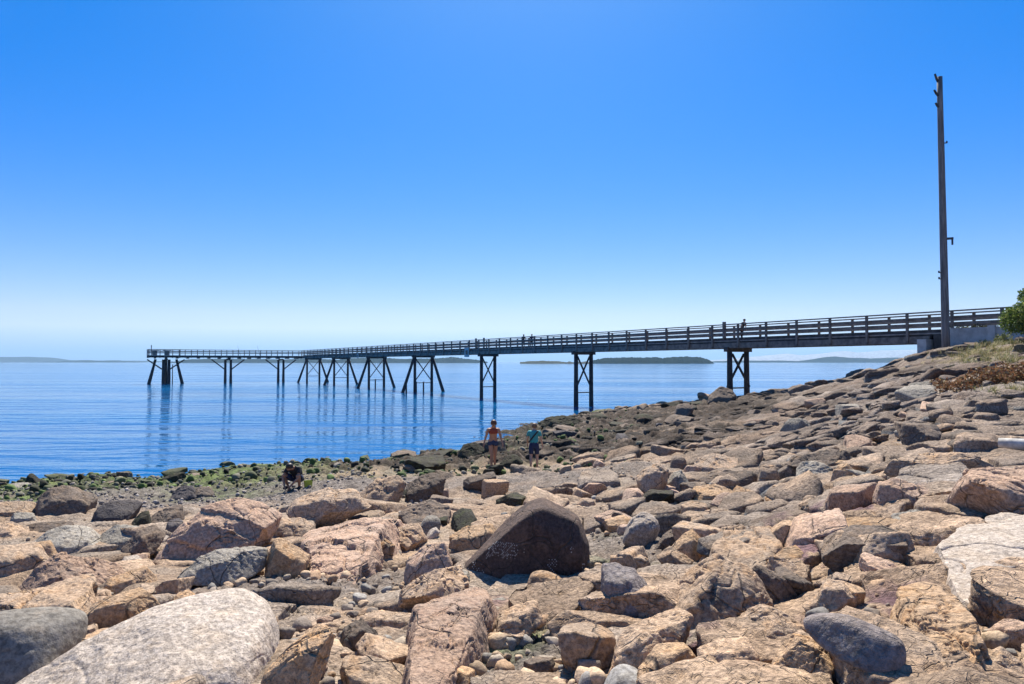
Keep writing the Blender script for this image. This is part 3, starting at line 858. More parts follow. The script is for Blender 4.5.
S('rock_slab', 'long cracked tan slab above the dark smooth boulder', 'rock slab', Q(1, (-40, 385), (130, 398), (270, 400), (305, 425), (270, 448), (190, 470), (60, 460), (-40, 460)), 'tan', thick=.3)
B('stone', 'split slab with white grey top and orange front in the left foreground', 'rock slab', Q(1, (225, 475), (280, 440), (330, 420), (465, 398), (495, 440), (430, 475), (300, 530), (250, 530)), 'orange', top=26, depth=.45, rough=.7)
B('stone', 'rounded orange stone above the huge pale boulder', 'stone', Q(1, (500, 440), (520, 415), (550, 408), (572, 430), (555, 450), (515, 452)), 'orange', top=34)
B('boulder', 'dark grey smooth boulder at the bottom left corner', 'boulder', Q(1, (-70, 452), (60, 448), (150, 452), (205, 470), (250, 500), (242, 545), (190, 600), (100, 650), (-70, 690)), 'smooth', top=32, depth=.75, rough=.45, cracks=.2, p=9)
B('boulder', 'huge pale speckled granite boulder filling the bottom left foreground', 'boulder', Q(0, (-8, 700), (20, 668), (50, 653), (85, 633), (120, 618), (155, 607), (205, 601), (245, 603), (268, 616), (280, 635), (278, 670), (262, 700)), 'pale', top=30, depth=.9, rough=.5, cracks=.3, p=16)
B('boulder', 'grey elongated boulder lying tilted with a dark hollow below', 'boulder', Q(0, (180, 573), (200, 555), (222, 547), (258, 544), (267, 553), (264, 566), (246, 571), (221, 579), (200, 586), (184, 584)), 'grey', top=36, depth=.5, rough=.8)
B('boulder', 'upright orange tan block with a slanted shaded left face', 'boulder', Q(2, (186, 375), (195, 320), (218, 260), (232, 256), (290, 288), (322, 310), (318, 350), (270, 378)), 'orange', top=48, depth=.8, rough=.7)
B('stone', 'pyramid shaped tan stone sitting on the broad outcrop', 'stone', Q(2, (208, 250), (220, 205), (235, 198), (300, 200), (322, 215), (268, 258), (225, 266)), 'tan', top=46, rough=.7)
B('outcrop', 'broad sloping tan outcrop behind the grey elongated boulder', 'outcrop', Q(0, (158, 556), (178, 528), (205, 505), (235, 498), (265, 508), (282, 520), (276, 533), (250, 545), (200, 560)), 'pink', top=40, depth=.7)
B('outcrop', 'tan ridge with a pointed left tip in front of the gravel', 'outcrop', Q(0, (196, 515), (219, 501), (228, 494), (240, 503), (255, 508), (296, 510), (303, 521), (290, 532), (230, 528)), 'tan', top=40, depth=.5)
B('outcrop', 'rounded tan outcrop with a dark right flank below the crouching person', 'outcrop', Q(2, (265, 160), (280, 138), (380, 110), (450, 118), (492, 157), (400, 197), (330, 216), (298, 195)), 'tan', top=32, depth=.6)
B('outcrop', 'tan humped rock right of the crouching person', 'outcrop', Q(2, (462, 130), (520, 80), (580, 75), (602, 100), (588, 145), (535, 168), (500, 158)), 'tan', top=42)
B('outcrop', 'brown knobbly rock joined to the tan humped rock', 'outcrop', Q(2, (585, 152), (600, 100), (640, 75), (680, 65), (722, 82), (712, 115), (640, 150)), 'brown', top=46)
S('outcrop', 'big flat tan bedrock slab in the middle left', 'outcrop', Q(2, (258, 268), (330, 218), (430, 183), (545, 165), (610, 178), (560, 245), (480, 300), (420, 330), (335, 352), (318, 300)), 'pink', thick=.45, dome=.3)
B('stone', 'oval light grey stone on the gravel in front of the flat slab', 'stone', Q(2, (398, 322), (430, 300), (468, 295), (487, 312), (472, 335), (405, 360)), 'lightgrey', top=32, rough=.5, cracks=0, p=7)
B('stone', 'dark grey upright stone behind the oval light grey one', 'stone', Q(2, (428, 292), (445, 240), (470, 235), (492, 240), (494, 292), (460, 300)), 'grey', top=40)
B('stone', 'tan cube shaped block right of the oval light grey stone', 'stone', Q(2, (485, 325), (500, 300), (540, 260), (572, 280), (563, 318), (537, 340), (495, 338)), 'orange', top=34, rough=.6)
B('stone', 'low brown tan boulder behind the cube shaped block', 'boulder', Q(2, (540, 258), (560, 230), (640, 213), (665, 262), (642, 278), (580, 290), (548, 274)), 'tan', top=38)
B('stone', 'grey green rounded stone left of the huge brown boulder', 'stone', Q(2, (643, 217), (660, 187), (685, 185), (710, 205), (702, 238), (660, 250)), 'grey', top=36, p=9)
B('stone', 'small yellowish stone below the grey green rounded one', 'stone', Q(2, (658, 257), (672, 232), (690, 225), (702, 240), (692, 260), (665, 265)), 'pale', top=30)
B('outcrop', 'low brown outcrop behind the grey green stone', 'outcrop', Q(2, (560, 200), (600, 165), (680, 148), (735, 168), (738, 192), (700, 205), (620, 215)), 'brown', top=34)
B('boulder', 'tan grey sloping block at the foot of the long left ridge', 'boulder', Q(3, (8, 385), (20, 320), (70, 280), (132, 255), (148, 310), (112, 352), (40, 388)), 'pink', top=44, rough=.8)
B('boulder', 'tan slab leaning against the left side of the huge brown boulder', 'boulder', Q(3, (135, 315), (135, 250), (200, 220), (270, 215), (282, 235), (240, 275), (190, 303), (145, 318)), 'orange', top=36, rough=.8)
B('outcrop', 'long tan ridge running down towards the broad foreground block', 'outcrop', Q(3, (-10, 470), (0, 400), (120, 330), (190, 300), (205, 360), (200, 400), (110, 430), (20, 480)), 'tan', top=46, depth=.6)
B('boulder', 'rounded orange tan boulder with a cracked front beside the huge pale one', 'boulder', Q(0, (258, 700), (268, 668), (286, 648), (309, 631), (330, 622), (338, 632), (342, 646), (338, 664), (320, 680), (312, 700)), 'orange', top=44, depth=.8, rough=1.1)
S('boulder', 'broad pinkish tan block with a flat sloping face in the middle foreground', 'boulder', Q(3, (2, 615), (18, 540), (40, 470), (110, 430), (190, 405), (252, 425), (272, 462), (205, 550), (150, 605), (60, 648)), 'pink', thick=.35, dome=.25, rough=.8)
B('stone', 'dark rock with orange top left of the broad pinkish block', 'stone', Q(2, (405, 565), (415, 510), (470, 490), (520, 540), (545, 585), (500, 600), (430, 590)), 'brown', top=46)
B('stone', 'tan stepped rock between the cracked orange boulder and the broad block', 'stone', Q(2, (410, 640), (430, 580), (490, 600), (560, 610), (600, 640), (540, 690), (420, 690)), 'tan', top=46)
B('boulder', 'huge dark brown boulder with barnacled shaded face in the centre', 'boulder', Q(3, (190, 290), (205, 268), (330, 183), (360, 152), (420, 138), (452, 152), (522, 193), (548, 255), (560, 300), (552, 352), (470, 368), (330, 372), (225, 358)), 'umber', top=14, depth=.7, front=-12, rough=.5, cracks=.3, p=40)
BIG = bpy.context.scene.objects[-1] if False else COL.objects[-1]
B('stone', 'oval orange stone lying against the huge brown boulder', 'stone', Q(3, (366, 392), (378, 350), (400, 346), (460, 360), (497, 395), (505, 430), (470, 447), (410, 428)), 'orange', top=40, depth=.6, rough=.6, p=9)
B('stone', 'small brown stone in the shade right of the oval orange one', 'stone', Q(3, (482, 400), (495, 368), (530, 370), (545, 400), (520, 415)), 'brown', top=34)
B('boulder', 'angular purple grey boulder right of the huge brown one', 'boulder', Q(3, (558, 345), (600, 333), (690, 343), (717, 375), (740, 437), (692, 474), (650, 474), (600, 432), (575, 392)), 'purple', top=40, lift=.10, rough=.8)
B('boulder', 'flat topped tan block in front of the angular purple grey boulder', 'boulder', Q(3, (452, 492), (530, 430), (590, 422), (660, 470), (692, 470), (645, 522), (582, 556), (475, 534)), 'tan', top=24, depth=.6, rough=.6)
B('stone', 'tan stone with purple algae on its left end near the green pool', 'stone', Q(3, (263, 550), (285, 480), (330, 455), (400, 443), (412, 470), (390, 503), (330, 535), (285, 575)), 'tan', top=34)
B('stone', 'small white angular stone at the bottom edge', 'stone', Q(3, (42, 690), (48, 662), (62, 649), (110, 653), (132, 670), (122, 700), (45, 700)), 'lightgrey', top=36, rough=.6)
B('stone', 'small orange and grey stone beside the white one at the bottom edge', 'stone', Q(3, (134, 690), (140, 655), (172, 627), (217, 645), (224, 682), (190, 700)), 'orange', top=44, rough=.6)
B('stone', 'smooth light grey stone with domed top at the bottom edge', 'stone', Q(3, (585, 700), (610, 645), (650, 621), (702, 635), (735, 690), (700, 705)), 'lightgrey', top=44, rough=.4, cracks=0, p=7)
B('boulder', 'pale round tan boulder right of the huge brown one', 'boulder', Q(4, (68, 248), (88, 200), (125, 175), (166, 195), (182, 225), (166, 258), (110, 280), (80, 268)), 'pale', top=36, p=10)
# --- middle
B('boulder', 'tan rounded boulder at the left end of the stone heap', 'boulder', Q(4, (103, 85), (130, 50), (172, 37), (202, 55), (197, 90), (160, 132), (118, 134)), 'tan', top=40)
B('stone', 'grey tan pointed stone right of the tan rounded boulder', 'stone', Q(4, (193, 100), (215, 65), (237, 57), (265, 100), (240, 122), (200, 121)), 'grey', top=42)
B('stone', 'brown round stone perched behind the pointed stone', 'stone', Q(4, (198, 48), (210, 15), (236, 11), (256, 30), (252, 64), (220, 58)), 'brown', top=40, p=9)
B('stone', 'small brown cobble below the tan rounded boulder', 'stone', Q(4, (158, 142), (170, 122), (202, 121), (227, 145), (200, 163), (165, 160)), 'tan', top=34)
B('boulder', 'wide block with a black weedy front in the stone heap', 'boulder', Q(4, (288, 98), (295, 64), (380, 60), (440, 51), (478, 80), (467, 108), (380, 115), (300, 103)), 'brown', top=30, depth=.5)
B('outcrop', 'rounded tan grey outcrop behind the black fronted block', 'outcrop', Q(4, (268, 60), (285, 25), (330, 10), (400, 20), (418, 50), (380, 66), (295, 70)), 'tan', top=34, depth=.7)
B('stone', 'grey tan boulder at the right end of the stone heap', 'boulder', Q(4, (463, 82), (470, 45), (510, 42), (527, 75), (502, 101), (475, 98)), 'tan', top=38)
B('stone', 'low tan slab under the black fronted block', 'rock slab', Q(4, (258, 132), (275, 105), (340, 98), (388, 115), (372, 143), (310, 149)), 'orange', top=28)
B('stone', 'tan pointed slab right of the low tan slab', 'rock slab', Q(4, (378, 138), (400, 104), (450, 120), (463, 142), (420, 154)), 'orange', top=30)
B('stone', 'tan block with a shaded front below the stone heap', 'stone', Q(4, (233, 195), (235, 160), (270, 147), (312, 155), (320, 193), (270, 203)), 'tan', top=30)
B('stone', 'flat brown tan stone right of the shaded front block', 'stone', Q(4, (316, 198), (325, 170), (375, 170), (393, 195), (370, 213), (330, 208)), 'tan', top=30)
B('stone', 'low tan orange stone on the pale gravel mid right', 'stone', Q(4, (488, 135), (510, 104), (560, 110), (593, 130), (562, 152), (500, 152)), 'orange', top=36)
B('stone', 'thin tan slab tilted behind the bright topped block', 'rock slab', Q(4, (590, 150), (600, 128), (640, 140), (690, 165), (680, 180), (630, 180)), 'tan', top=30)
B('stone', 'grey wedge stone below the large brown rock', 'stone', Q(4, (563, 80), (590, 40), (632, 29), (684, 52), (680, 80), (630, 88)), 'grey', top=40)
B('boulder', 'large dark brown rock on the slope above the grey wedge', 'boulder', Q(4, (553, 36), (580, 5), (640, -4), (715, -2), (740, 30), (684, 60), (600, 46)), 'brown', top=40, depth=.6)
B('stone', 'small orange block right of the grey wedge stone', 'stone', Q(4, (688, 88), (695, 45), (722, 37), (743, 60), (738, 93), (702, 95)), 'orange', top=34)
B('stone', 'long grey tail of rock beside the small orange block', 'stone', Q(7, (258, 590), (262, 548), (330, 570), (455, 590), (445, 610), (300, 614)), 'grey', top=32, depth=.3)
B('stone', 'brown slab with a dark front leaning above the tan square', 'rock slab', Q(4, (163, 285), (185, 245), (240, 220), (258, 232), (250, 262), (200, 292)), 'brown', top=26, front=0)
B('stone', 'tan flat stone on top of the leaning slabs', 'stone', Q(4, (245, 205), (268, 190), (292, 188), (328, 205), (312, 233), (260, 226)), 'tan', top=32)
B('stone', 'tan square block with a lit top among the leaning slabs', 'stone', Q(4, (215, 278), (240, 250), (270, 228), (318, 280), (308, 323), (268, 325)), 'orange', top=34, rough=.6)
B('stone', 'brown wedge in front of the tan square block', 'stone', Q(4, (178, 303), (205, 283), (272, 320), (267, 345), (225, 345)), 'tan', top=30, front=0)
B('stone', 'small round grey cobble right of the leaning slabs', 'stone', Q(4, (298, 248), (305, 233), (325, 232), (336, 247), (320, 256)), 'grey', top=34, p=8)
B('boulder', 'bright topped orange tan block with a dark shaded side', 'boulder', Q(4, (505, 232), (540, 207), (612, 209), (633, 240), (636, 278), (590, 302), (545, 298), (528, 266)), 'orange', top=22, depth=.7, rough=.55)
# --- foreground ridge
S('outcrop', 'pale tan bedrock hump at the top of the foreground ridge', 'outcrop', Q(4, (330, 290), (375, 225), (470, 192), (520, 215), (530, 265), (480, 300), (400, 330)), 'tan', thick=.3, dome=.3)
B('outcrop', 'rounded tan bedrock hump in the middle of the foreground ridge', 'outcrop', Q(4, (150, 465), (240, 375), (335, 298), (440, 335), (485, 410), (440, 465), (330, 500), (220, 480)), 'tan', top=50, depth=.9)
B('rock_slab', 'thin dark edged slab dipping along the right of the ridge', 'rock slab', Q(4, (450, 300), (475, 283), (560, 325), (632, 372), (640, 400), (570, 400), (490, 350)), 'tan', top=40, depth=.4)
B('rock_slab', 'second dipping slab under the thin dark edged slab', 'rock slab', Q(4, (445, 350), (470, 330), (560, 385), (620, 415), (600, 440), (520, 430)), 'brown', top=36, depth=.4)
B('outcrop', 'tan rounded ledge at the left end of the foreground ridge', 'outcrop', Q(4, (-30, 640), (20, 570), (80, 520), (150, 470), (232, 453), (275, 480), (255, 545), (150, 600), (30, 650)), 'tan', top=48, depth=.55)
B('outcrop', 'rounded tan knob at the bottom of the picture below the left ledge', 'outcrop', Q(4, (95, 700), (110, 640), (165, 568), (250, 558), (288, 600), (275, 700)), 'orange', top=48)
B('outcrop', 'cracked tan knob in the middle of the bottom ledge', 'outcrop', Q(4, (282, 700), (285, 590), (350, 558), (430, 543), (473, 590), (455, 655), (405, 700)), 'tan', top=46, depth=.8)
B('stone', 'flat brown rock on top of the cracked tan knob', 'stone', Q(4, (258, 555), (300, 515), (352, 509), (383, 545), (332, 573), (280, 580)), 'brown', top=36)
B('outcrop', 'tan ribbed rock with purple algae in its groove', 'outcrop', Q(4, (358, 545), (420, 480), (500, 438), (560, 478), (603, 500), (582, 565), (520, 605), (460, 580)), 'tan', top=50)
B('outcrop', 'tall tan slab with a straight orange edge at the bottom right of the ridge', 'outcrop', Q(4, (498, 660), (520, 600), (592, 518), (652, 560), (748, 690), (748, 700), (520, 700)), 'orange', top=50, depth=.5)
B('outcrop', 'brown cracked rock at the bottom edge left of the orange edged slab', 'outcrop', Q(4, (465, 702), (490, 650), (560, 618), (602, 640), (640, 702)), 'brown', top=46)
B('stone', 'smooth dark purple grey slab stone lying like a log at the right', 'stone', Q(5, (80, 485), (96, 457), (150, 464), (250, 493), (342, 523), (365, 557), (357, 593), (310, 604), (200, 583), (110, 533)), 'purple', top=26, lift=.24, depth=.45, rough=.3, cracks=0, p=9)
B('stone', 'flat orange tan stone casting a shadow on the pale bedrock', 'stone', Q(5, (158, 218), (220, 199), (330, 192), (360, 205), (348, 238), (312, 256), (230, 244)), 'orange', top=26, depth=.6, rough=.6)
B('boulder', 'long flat pinkish boulder mid right with a sloping top', 'boulder', Q(5, (283, 135), (295, 95), (340, 84), (440, 113), (483, 160), (478, 185), (400, 180), (310, 160)), 'pink', top=26, depth=.6)
S('rock_slab', 'big tan ledge at the right edge with a white splashed face', 'rock slab', Q(5, (505, 92), (600, 62), (720, 38), (790, 60), (780, 118), (600, 126), (540, 118)), 'pink', thick=.45)
B('stone', 'small grey flat stone right of the long flat pinkish boulder', 'stone', Q(5, (348, 190), (400, 171), (447, 190), (447, 213), (370, 210)), 'grey', top=30)
B('rock_slab', 'orange brown ledge with a black undercut on the right slope', 'rock slab', Q(7, (385, 585), (470, 520), (600, 498), (700, 490), (835, 513), (898, 550), (830, 584), (720, 582), (600, 596), (480, 596)), 'tan', top=40, depth=.3, front=-5)
B('stone', 'brown stone above the dark slab stone at the right', 'stone', Q(5, (108, 430), (125, 384), (180, 378), (220, 420), (217, 466), (170, 460)), 'tan', top=40)
B('stone', 'low tan stone touching the end of the dark slab stone', 'stone', Q(5, (88, 446), (130, 414), (182, 445), (212, 470), (110, 474)), 'tan', top=34)
B('stone', 'tan stone with a black right side near the purple algae', 'stone', Q(5, (142, 378), (165, 358), (217, 364), (225, 403), (190, 403)), 'tan', top=34)
S('rock_slab', 'wide pale bedrock slab with whitish streaks at the right', 'rock slab', Q(5, (455, 290), (520, 240), (620, 197), (790, 190), (790, 400), (640, 425), (530, 400)), 'pale', thick=.16, dome=.12, rough=.45)
S('rock_slab', 'flat orange tan bedrock slab in the bottom right corner', 'rock slab', Q(5, (335, 420), (420, 380), (520, 430), (575, 500), (610, 600), (500, 660), (420, 650), (365, 560)), 'orange', thick=.2, dome=.15)
B('stone', 'pinkish stone at the right edge below the pale slab', 'stone', Q(5, (635, 520), (660, 500), (730, 488), (740, 545), (670, 552)), 'pink', top=34)
B('stone', 'tan stone in the bottom right corner', 'stone', Q(5, (595, 620), (650, 578), (740, 640), (740, 675), (660, 675)), 'tan', top=38)
B('boulder', 'orange brown boulder with a dark front at the foot of the nearest pier piles', 'boulder', Q(6, (630, 172), (640, 138), (682, 113), (732, 120), (756, 160), (745, 195), (660, 192)), 'brown', top=36)
B('boulder', 'dark rock left of the boulder at the pier piles', 'boulder', Q(6, (484, 235), (500, 190), (550, 182), (575, 205), (560, 240), (510, 248)), 'brown', top=44)
B('stone', 'dark grey block on the slope below the pier abutment', 'stone', Q(7, (520, 242), (530, 214), (602, 204), (613, 240), (572, 260)), 'grey', top=34)
B('stone', 'tan stone pile end behind the woman on the weed bed', 'rock', Q(0, (458, 452), (463, 444), (476, 442), (486, 449), (484, 460), (466, 462)), 'weed', top=44)
B('stone', 'rounded dark rock between the two standing people', 'rock', Q(0, (501, 462), (507, 455), (516, 453), (522, 460), (517, 467), (506, 468)), 'weed', top=44)
B('stone', 'black reef rock rising from the water behind the man', 'rock', Q(0, (536, 424), (545, 418), (558, 415), (575, 417), (588, 423), (570, 427), (548, 427)), 'weed', top=44, depth=.4)
B('stone', 'dark pointed rock standing in the shallows at the far left', 'rock', Q(8, (112, 178), (122, 142), (140, 140), (160, 160), (182, 182), (150, 188)), 'weed', top=44)
B('stone', 'flat pale topped rock awash at the far left shoreline', 'rock', Q(8, (25, 200), (50, 183), (110, 181), (125, 196), (80, 208)), 'grey', top=24)
B('stone', 'long dark green rock on the algae flat', 'rock', Q(8, (690, 160), (740, 140), (790, 133), (806, 142), (780, 158), (720, 170)), 'weed', top=34, depth=.4)

def barnacles(rock, n, seed):
    """pale barnacles crusted over the lower face that looks inland"""
    rs = np.random.RandomState(seed); me = rock.data
    V = np.empty(len(me.vertices) * 3); me.vertices.foreach_get('co', V); V = V.reshape(-1, 3)
    N = np.empty(len(me.vertices) * 3); me.vertices.foreach_get('normal', N); N = N.reshape(-1, 3)
    w_ = (N[:, 1] < -.45) & (V[:, 2] < .06); w_ &= fbm(V * 4.5, 3, seed) > .02
    idx = np.nonzero(w_)[0]; idx = idx[rs.randint(0, len(idx), n)]
    U, F = ico(2); Vs, Fs = [], []
    for k, i in enumerate(idx):
        s = rs.uniform(.003, .0085); Vs.append(V[i] + U * s * np.array([1, 1, 1])); Fs.append(F + k * len(U))
    o = mesh_np('barnacle', np.vstack(Vs), np.vstack(Fs), simple_mat('barnacle_shell', (.50, .47, .43), .8, 40, .2, 0), rock)
    o['kind'] = 'stuff'
barnacles(BIG, 420, 3)
bedrock()
# ------------------------------------------------------------------ smaller stones
def filler(n, seed, region, size, mats, label, name, group, cat='stone', flat=(.5, .85)):
    rnd = random.Random(seed); k = 0; tries = 0
    while k < n and tries < n * 60:
        tries += 1
        px, py = region(rnd)
        P = hit(px, py)
        if P.z < -.10: continue
        s = rnd.uniform(*size) * rnd.choice((.7, 1, 1, 1.4))
        wpx = s / P.y * FPX
        RID[0] += 1; sd_ = RID[0]
        rs = np.random.RandomState(sd_)
        planes = []
        for _ in range(7):
            v = rs.normal(size=3); v /= np.linalg.norm(v)
            planes.append((v, rs.uniform(.72, 1.05)))
        planes += [((1, 0, 0), 1), ((-1, 0, 0), 1), ((0, 1, 0), 1), ((0, -1, 0), 1), ((0, 0, 1), 1), ((0, 0, -1), 1)]
        sc3 = np.array([s / 2, s / 2 * rnd.uniform(.6, 1.0), s / 2 * rnd.uniform(*flat)])
        pl = [(np.asarray(q) / sc3, d) for q, d in planes]
        V, F = rock_shape(pl, sc3, pick_sub(wpx), sd_, rnd.choice((30, 40, 50)), .7, 1.0, 2)
        o = mesh_np(name, V, F, RM[rnd.choice(mats)])
        o.location = (P.x, P.y, P.z + sc3[2] * .45)
        o.rotation_euler = (rnd.uniform(-.25, .25), rnd.uniform(-.25, .25), rnd.uniform(0, 6.28))
        tag(o, label, cat, group)
        k += 1

def quad_region(pts):
    """random pixel in a quad given as left-top, right-top, right-bottom, left-bottom"""
    def f(rnd):
        a, b = rnd.random(), rnd.random()
        x = (pts[0][0] * (1 - a) + pts[1][0] * a) * (1 - b) + (pts[3][0] * (1 - a) + pts[2][0] * a) * b
        y = (pts[0][1] * (1 - a) + pts[1][1] * a) * (1 - b) + (pts[3][1] * (1 - a) + pts[2][1] * a) * b
        return x, y
    return f
filler(30, 5, quad_region([(0, 476), (420, 449), (420, 466), (0, 492)]), (.22, .6), ('weed', 'green', 'green', 'brown'), 'low weedy green black stone lying on the algae flat at the left waterline', 'stone', 'weedy stones along the left waterline', flat=(.25, .42))
filler(34, 6, quad_region([(380, 452), (700, 392), (760, 420), (420, 476)]), (.5, 1.2), ('weed', 'weed', 'brown', 'dark'), 'dark rockweed covered stone on the point between the people and the pier', 'stone', 'dark weed covered stones on the point', flat=(.3, .55))
filler(60, 7, quad_region([(0, 530), (420, 510), (640, 684), (0, 684)]), (.10, .34), ('tan', 'tan', 'orange', 'grey', 'brown', 'pink'), 'small loose tan or grey stone wedged among the left foreground boulders', 'stone', 'small loose stones among the left boulders')
filler(56, 8, quad_region([(560, 470), (860, 450), (900, 600), (600, 620)]), (.12, .5), ('tan', 'orange', 'tan', 'brown', 'pink'), 'small loose tan stone among the slabs of the right half', 'stone', 'small loose stones among the right slabs')
filler(34, 9, quad_region([(700, 400), (1010, 385), (1010, 450), (640, 455)]), (.35, 1.1), ('brown', 'grey', 'brown', 'pink'), 'broken grey pink block on the upper right bedrock slope', 'stone', 'broken blocks on the upper slope', flat=(.35, .6))
filler(22, 10, quad_region([(380, 480), (640, 462), (680, 520), (420, 540)]), (.3, .7), ('tan', 'brown', 'pink', 'weed'), 'brown tan rock in the boulder belt behind the huge brown boulder', 'stone', 'rocks of the boulder belt', flat=(.5, .8))

def pebbles():
    rs = np.random.RandomState(77); lib = []
    for i in range(14):
        planes = []
        for _ in range(9):
            v = rs.normal(size=3); v /= np.linalg.norm(v); planes.append((v, rs.uniform(.7, 1.0)))
        planes += [((1, 0, 0), 1), ((-1, 0, 0), 1), ((0, 1, 0), 1), ((0, -1, 0), 1), ((0, 0, 1), 1), ((0, 0, -1), 1)]
        lib.append(rock_shape(planes, (1, .8, .55), 3 if i < 7 else 2, 500 + i, 24, .5, 0, 4))
    def make(name, label, n, region, size, cols, seed):
        rnd = random.Random(seed); Vs, Fs, Cs = [], [], []; nv = 0
        spots = [q for q in (hit(*region(rnd)) for _ in range(n)) if q.z > -.04]
        zs = terrain(np.array([q.x for q in spots]), np.array([q.y for q in spots]))[0]
        for P, zt in zip(spots, zs):
            s = size[0] * (size[1] / size[0]) ** (rnd.random() ** 1.7) / 2
            wpx = 2 * s / P.y * FPX
            V, F = lib[rnd.randrange(7) if wpx > 7 else 7 + rnd.randrange(7)]
            a = rnd.uniform(0, 6.28); ca, sa = math.cos(a), math.sin(a)
            W = V * s
            b = rnd.uniform(-.4, .4); W = np.stack([W[:, 0], W[:, 1] * math.cos(b) - W[:, 2] * math.sin(b), W[:, 1] * math.sin(b) + W[:, 2] * math.cos(b)], 1)
            W = np.stack([W[:, 0] * ca - W[:, 1] * sa, W[:, 0] * sa + W[:, 1] * ca, W[:, 2]], 1) + np.array([P.x, P.y, zt + s * .25])
            c = np.array(rnd.choice(cols)) * rnd.uniform(.7, 1.3)
            Vs.append(W); Fs.append(F + nv); Cs.append(np.tile(c, (len(W), 1))); nv += len(W)
        k = NT(name + '_stone'); at_ = k.n('VertexColor'); at_.layer_name = 'Col'
        tc = k.n('TexCoord').outputs['Object']; f = k.noise(tc, 55, 4, .6)
        k.l(k.mix(1.0, at_.outputs[0], k.mix(k.ramp(f, .3, .7), (.7, .68, .66), (1.25, 1.22, 1.2)), 'MULTIPLY'), k.b.inputs['Base Color'])
        k.b.inputs['Roughness'].default_value = .88; k.b.inputs['Specular IOR Level'].default_value = .25
        k.l(k.bump(f, .5, .01), k.b.inputs['Normal'])
        o = mesh_np(name, np.vstack(Vs), np.vstack(Fs), k.m, None, True, np.vstack(Cs))
        tag(o, label, 'pebbles', kind='stuff')
    T1 = [(.39, .29, .195), (.34, .285, .225), (.44, .325, .22), (.20, .165, .135), (.36, .24, .15), (.25, .235, .215)]
    T2 = [(.12, .165, .05), (.09, .13, .04), (.03, .032, .018), (.06, .075, .03), (.14, .135, .10), (.02, .018, .015), (.10, .11, .055), (.22, .195, .155)]
    make('pebbles', 'loose pebbles and cobbles between the boulders', 1900, lambda r_: quad_region([(-40, 505), (1060, 470), (1100, 690), (-60, 690)])(r_) if r_.random() < .22 else quad_region([(150, 540), (500, 520), (620, 690), (280, 690)])(r_) if r_.random() < .6 else quad_region([(560, 470), (760, 460), (760, 520), (580, 540)])(r_), (.03, .16), T1, 1)
    make('beach_pebbles', 'grey pebbles of the small beach', 2400, quad_region([(-20, 486), (440, 466), (430, 512), (-20, 512)]), (.03, .13), [(.22, .195, .175), (.30, .27, .245), (.14, .12, .11), (.36, .31, .27)], 2)
    make('shore_cobbles', 'green and black weedy cobbles at the waterline', 2200, quad_region([(-20, 478), (640, 412), (640, 466), (-20, 500)]), (.07, .30), T2, 3)
pebbles()
# ------------------------------------------------------------------ the pier
WD = simple_mat('weathered_timber', (.185, .16, .14), .85, 3, .35, .4, .01, grain=(1, 1, 1))
WDK = simple_mat('dark_timber', (.07, .064, .062), .85, 3, .35, .4, .01)
WDL = simple_mat('pale_weathered_timber', (.26, .235, .215), .85, 3, .3, .4, .01)
PIL = simple_mat('tarred_pile', (.045, .043, .046), .8, 4, .4, .5, .02)
CONC = simple_mat('painted_concrete', (.42, .42, .41), .85, 2.2, .2, .4, .01)
METAL = simple_mat('dark_steel', (.06, .06, .065), .5, 8, .2, .1, .005, metal=.6)

PD = Vector((-.530, .848, 0)).normalized()         # along the pier, out to sea
PN = Vector((-PD.y, PD.x, 0))                       # to the left of it
PA = Vector((24.9, 39.7, 0))
S_END = (153.6 - 39.7) / PD.y
WID = 2.3
def pz(s): return 6.05 - .30 * max(0, min(1, s / S_END)) + (.02 if s < 14 else 0)
def pp(s, n=0.0, z=0.0): return PA + PD * s + PN * n + Vector((0, 0, pz(s) + z))
pier = empty('pier', PA + Vector((0, 0, 5.2)))
PO = pier.location.copy()
def put(o):
    """keep world placement under the pier's own origin"""
    o.location = -PO if o.parent is pier else o.location
    return o
tag(pier, 'long weathered timber fishing pier on slender dark piles with railings and a head turning left', 'pier')

SEG = 6.33
bent_s = [(52 * (1 + .31 * i) - 39.7) / PD.y for i in range(7)]
HW = 3.4                                            # width of the head
HE = 31.5                                           # its length
HN = PN
HS = S_END
def hp(t, d=0.0, z=0.0):                            # t along the head, d across it
    return PA + PD * (HS + d) + HN * t + Vector((0, 0, 5.75 + z))

# deck, stringers, fascia
m = MB(); g = MB(); f = MB()
cuts = [-9.0, 0.0] + bent_s + [HS + HW / 2]
for a, b in zip(cuts[:-1], cuts[1:]):
    k = int((b - a) / .16)
    m.bar(pp(a, 0, -.04), pp(b, 0, -.04), WID, .08)
    if b > 0.1:
        for n in (-.95, -.35, .35, .95):
            g.bar(pp(a, n, -.30), pp(b, n, -.30), .2, .44)
        for n in (-WID / 2 - .03, WID / 2 + .03):
            f.bar(pp(a, n, -.39), pp(b, n, -.39), .06, .40)
m.bar(hp(-WID / 2, 0, -.045), hp(HE, 0, -.045), HW, .08)
m.bar(hp(HE - 5.5, -HW / 2 - .8, -.05), hp(HE, -HW / 2 - .8, -.05), 1.6, .08)
for d in (-1.5, -.5, .5, 1.5):
    g.bar(hp(1.2, d, -.27), hp(HE, d, -.27), .2, .36)
for t in np.arange(2.2, HE, 2.0):
    g.bar(hp(t, -HW / 2, -.56), hp(t, HW / 2, -.56), .2, .2)
put(m.build('deck', WDL, pier)); put(g.build('stringer', WDK, pier)); put(f.build('fascia_board', WD, pier))
kb = MB()
for n in (-WID / 2 + .12, WID / 2 - .12):
    kb.bar(pp(-9, n, .12), pp(HS - 2, n, .12), .14, .16)
put(kb.build('kerb_beam', WDK, pier))

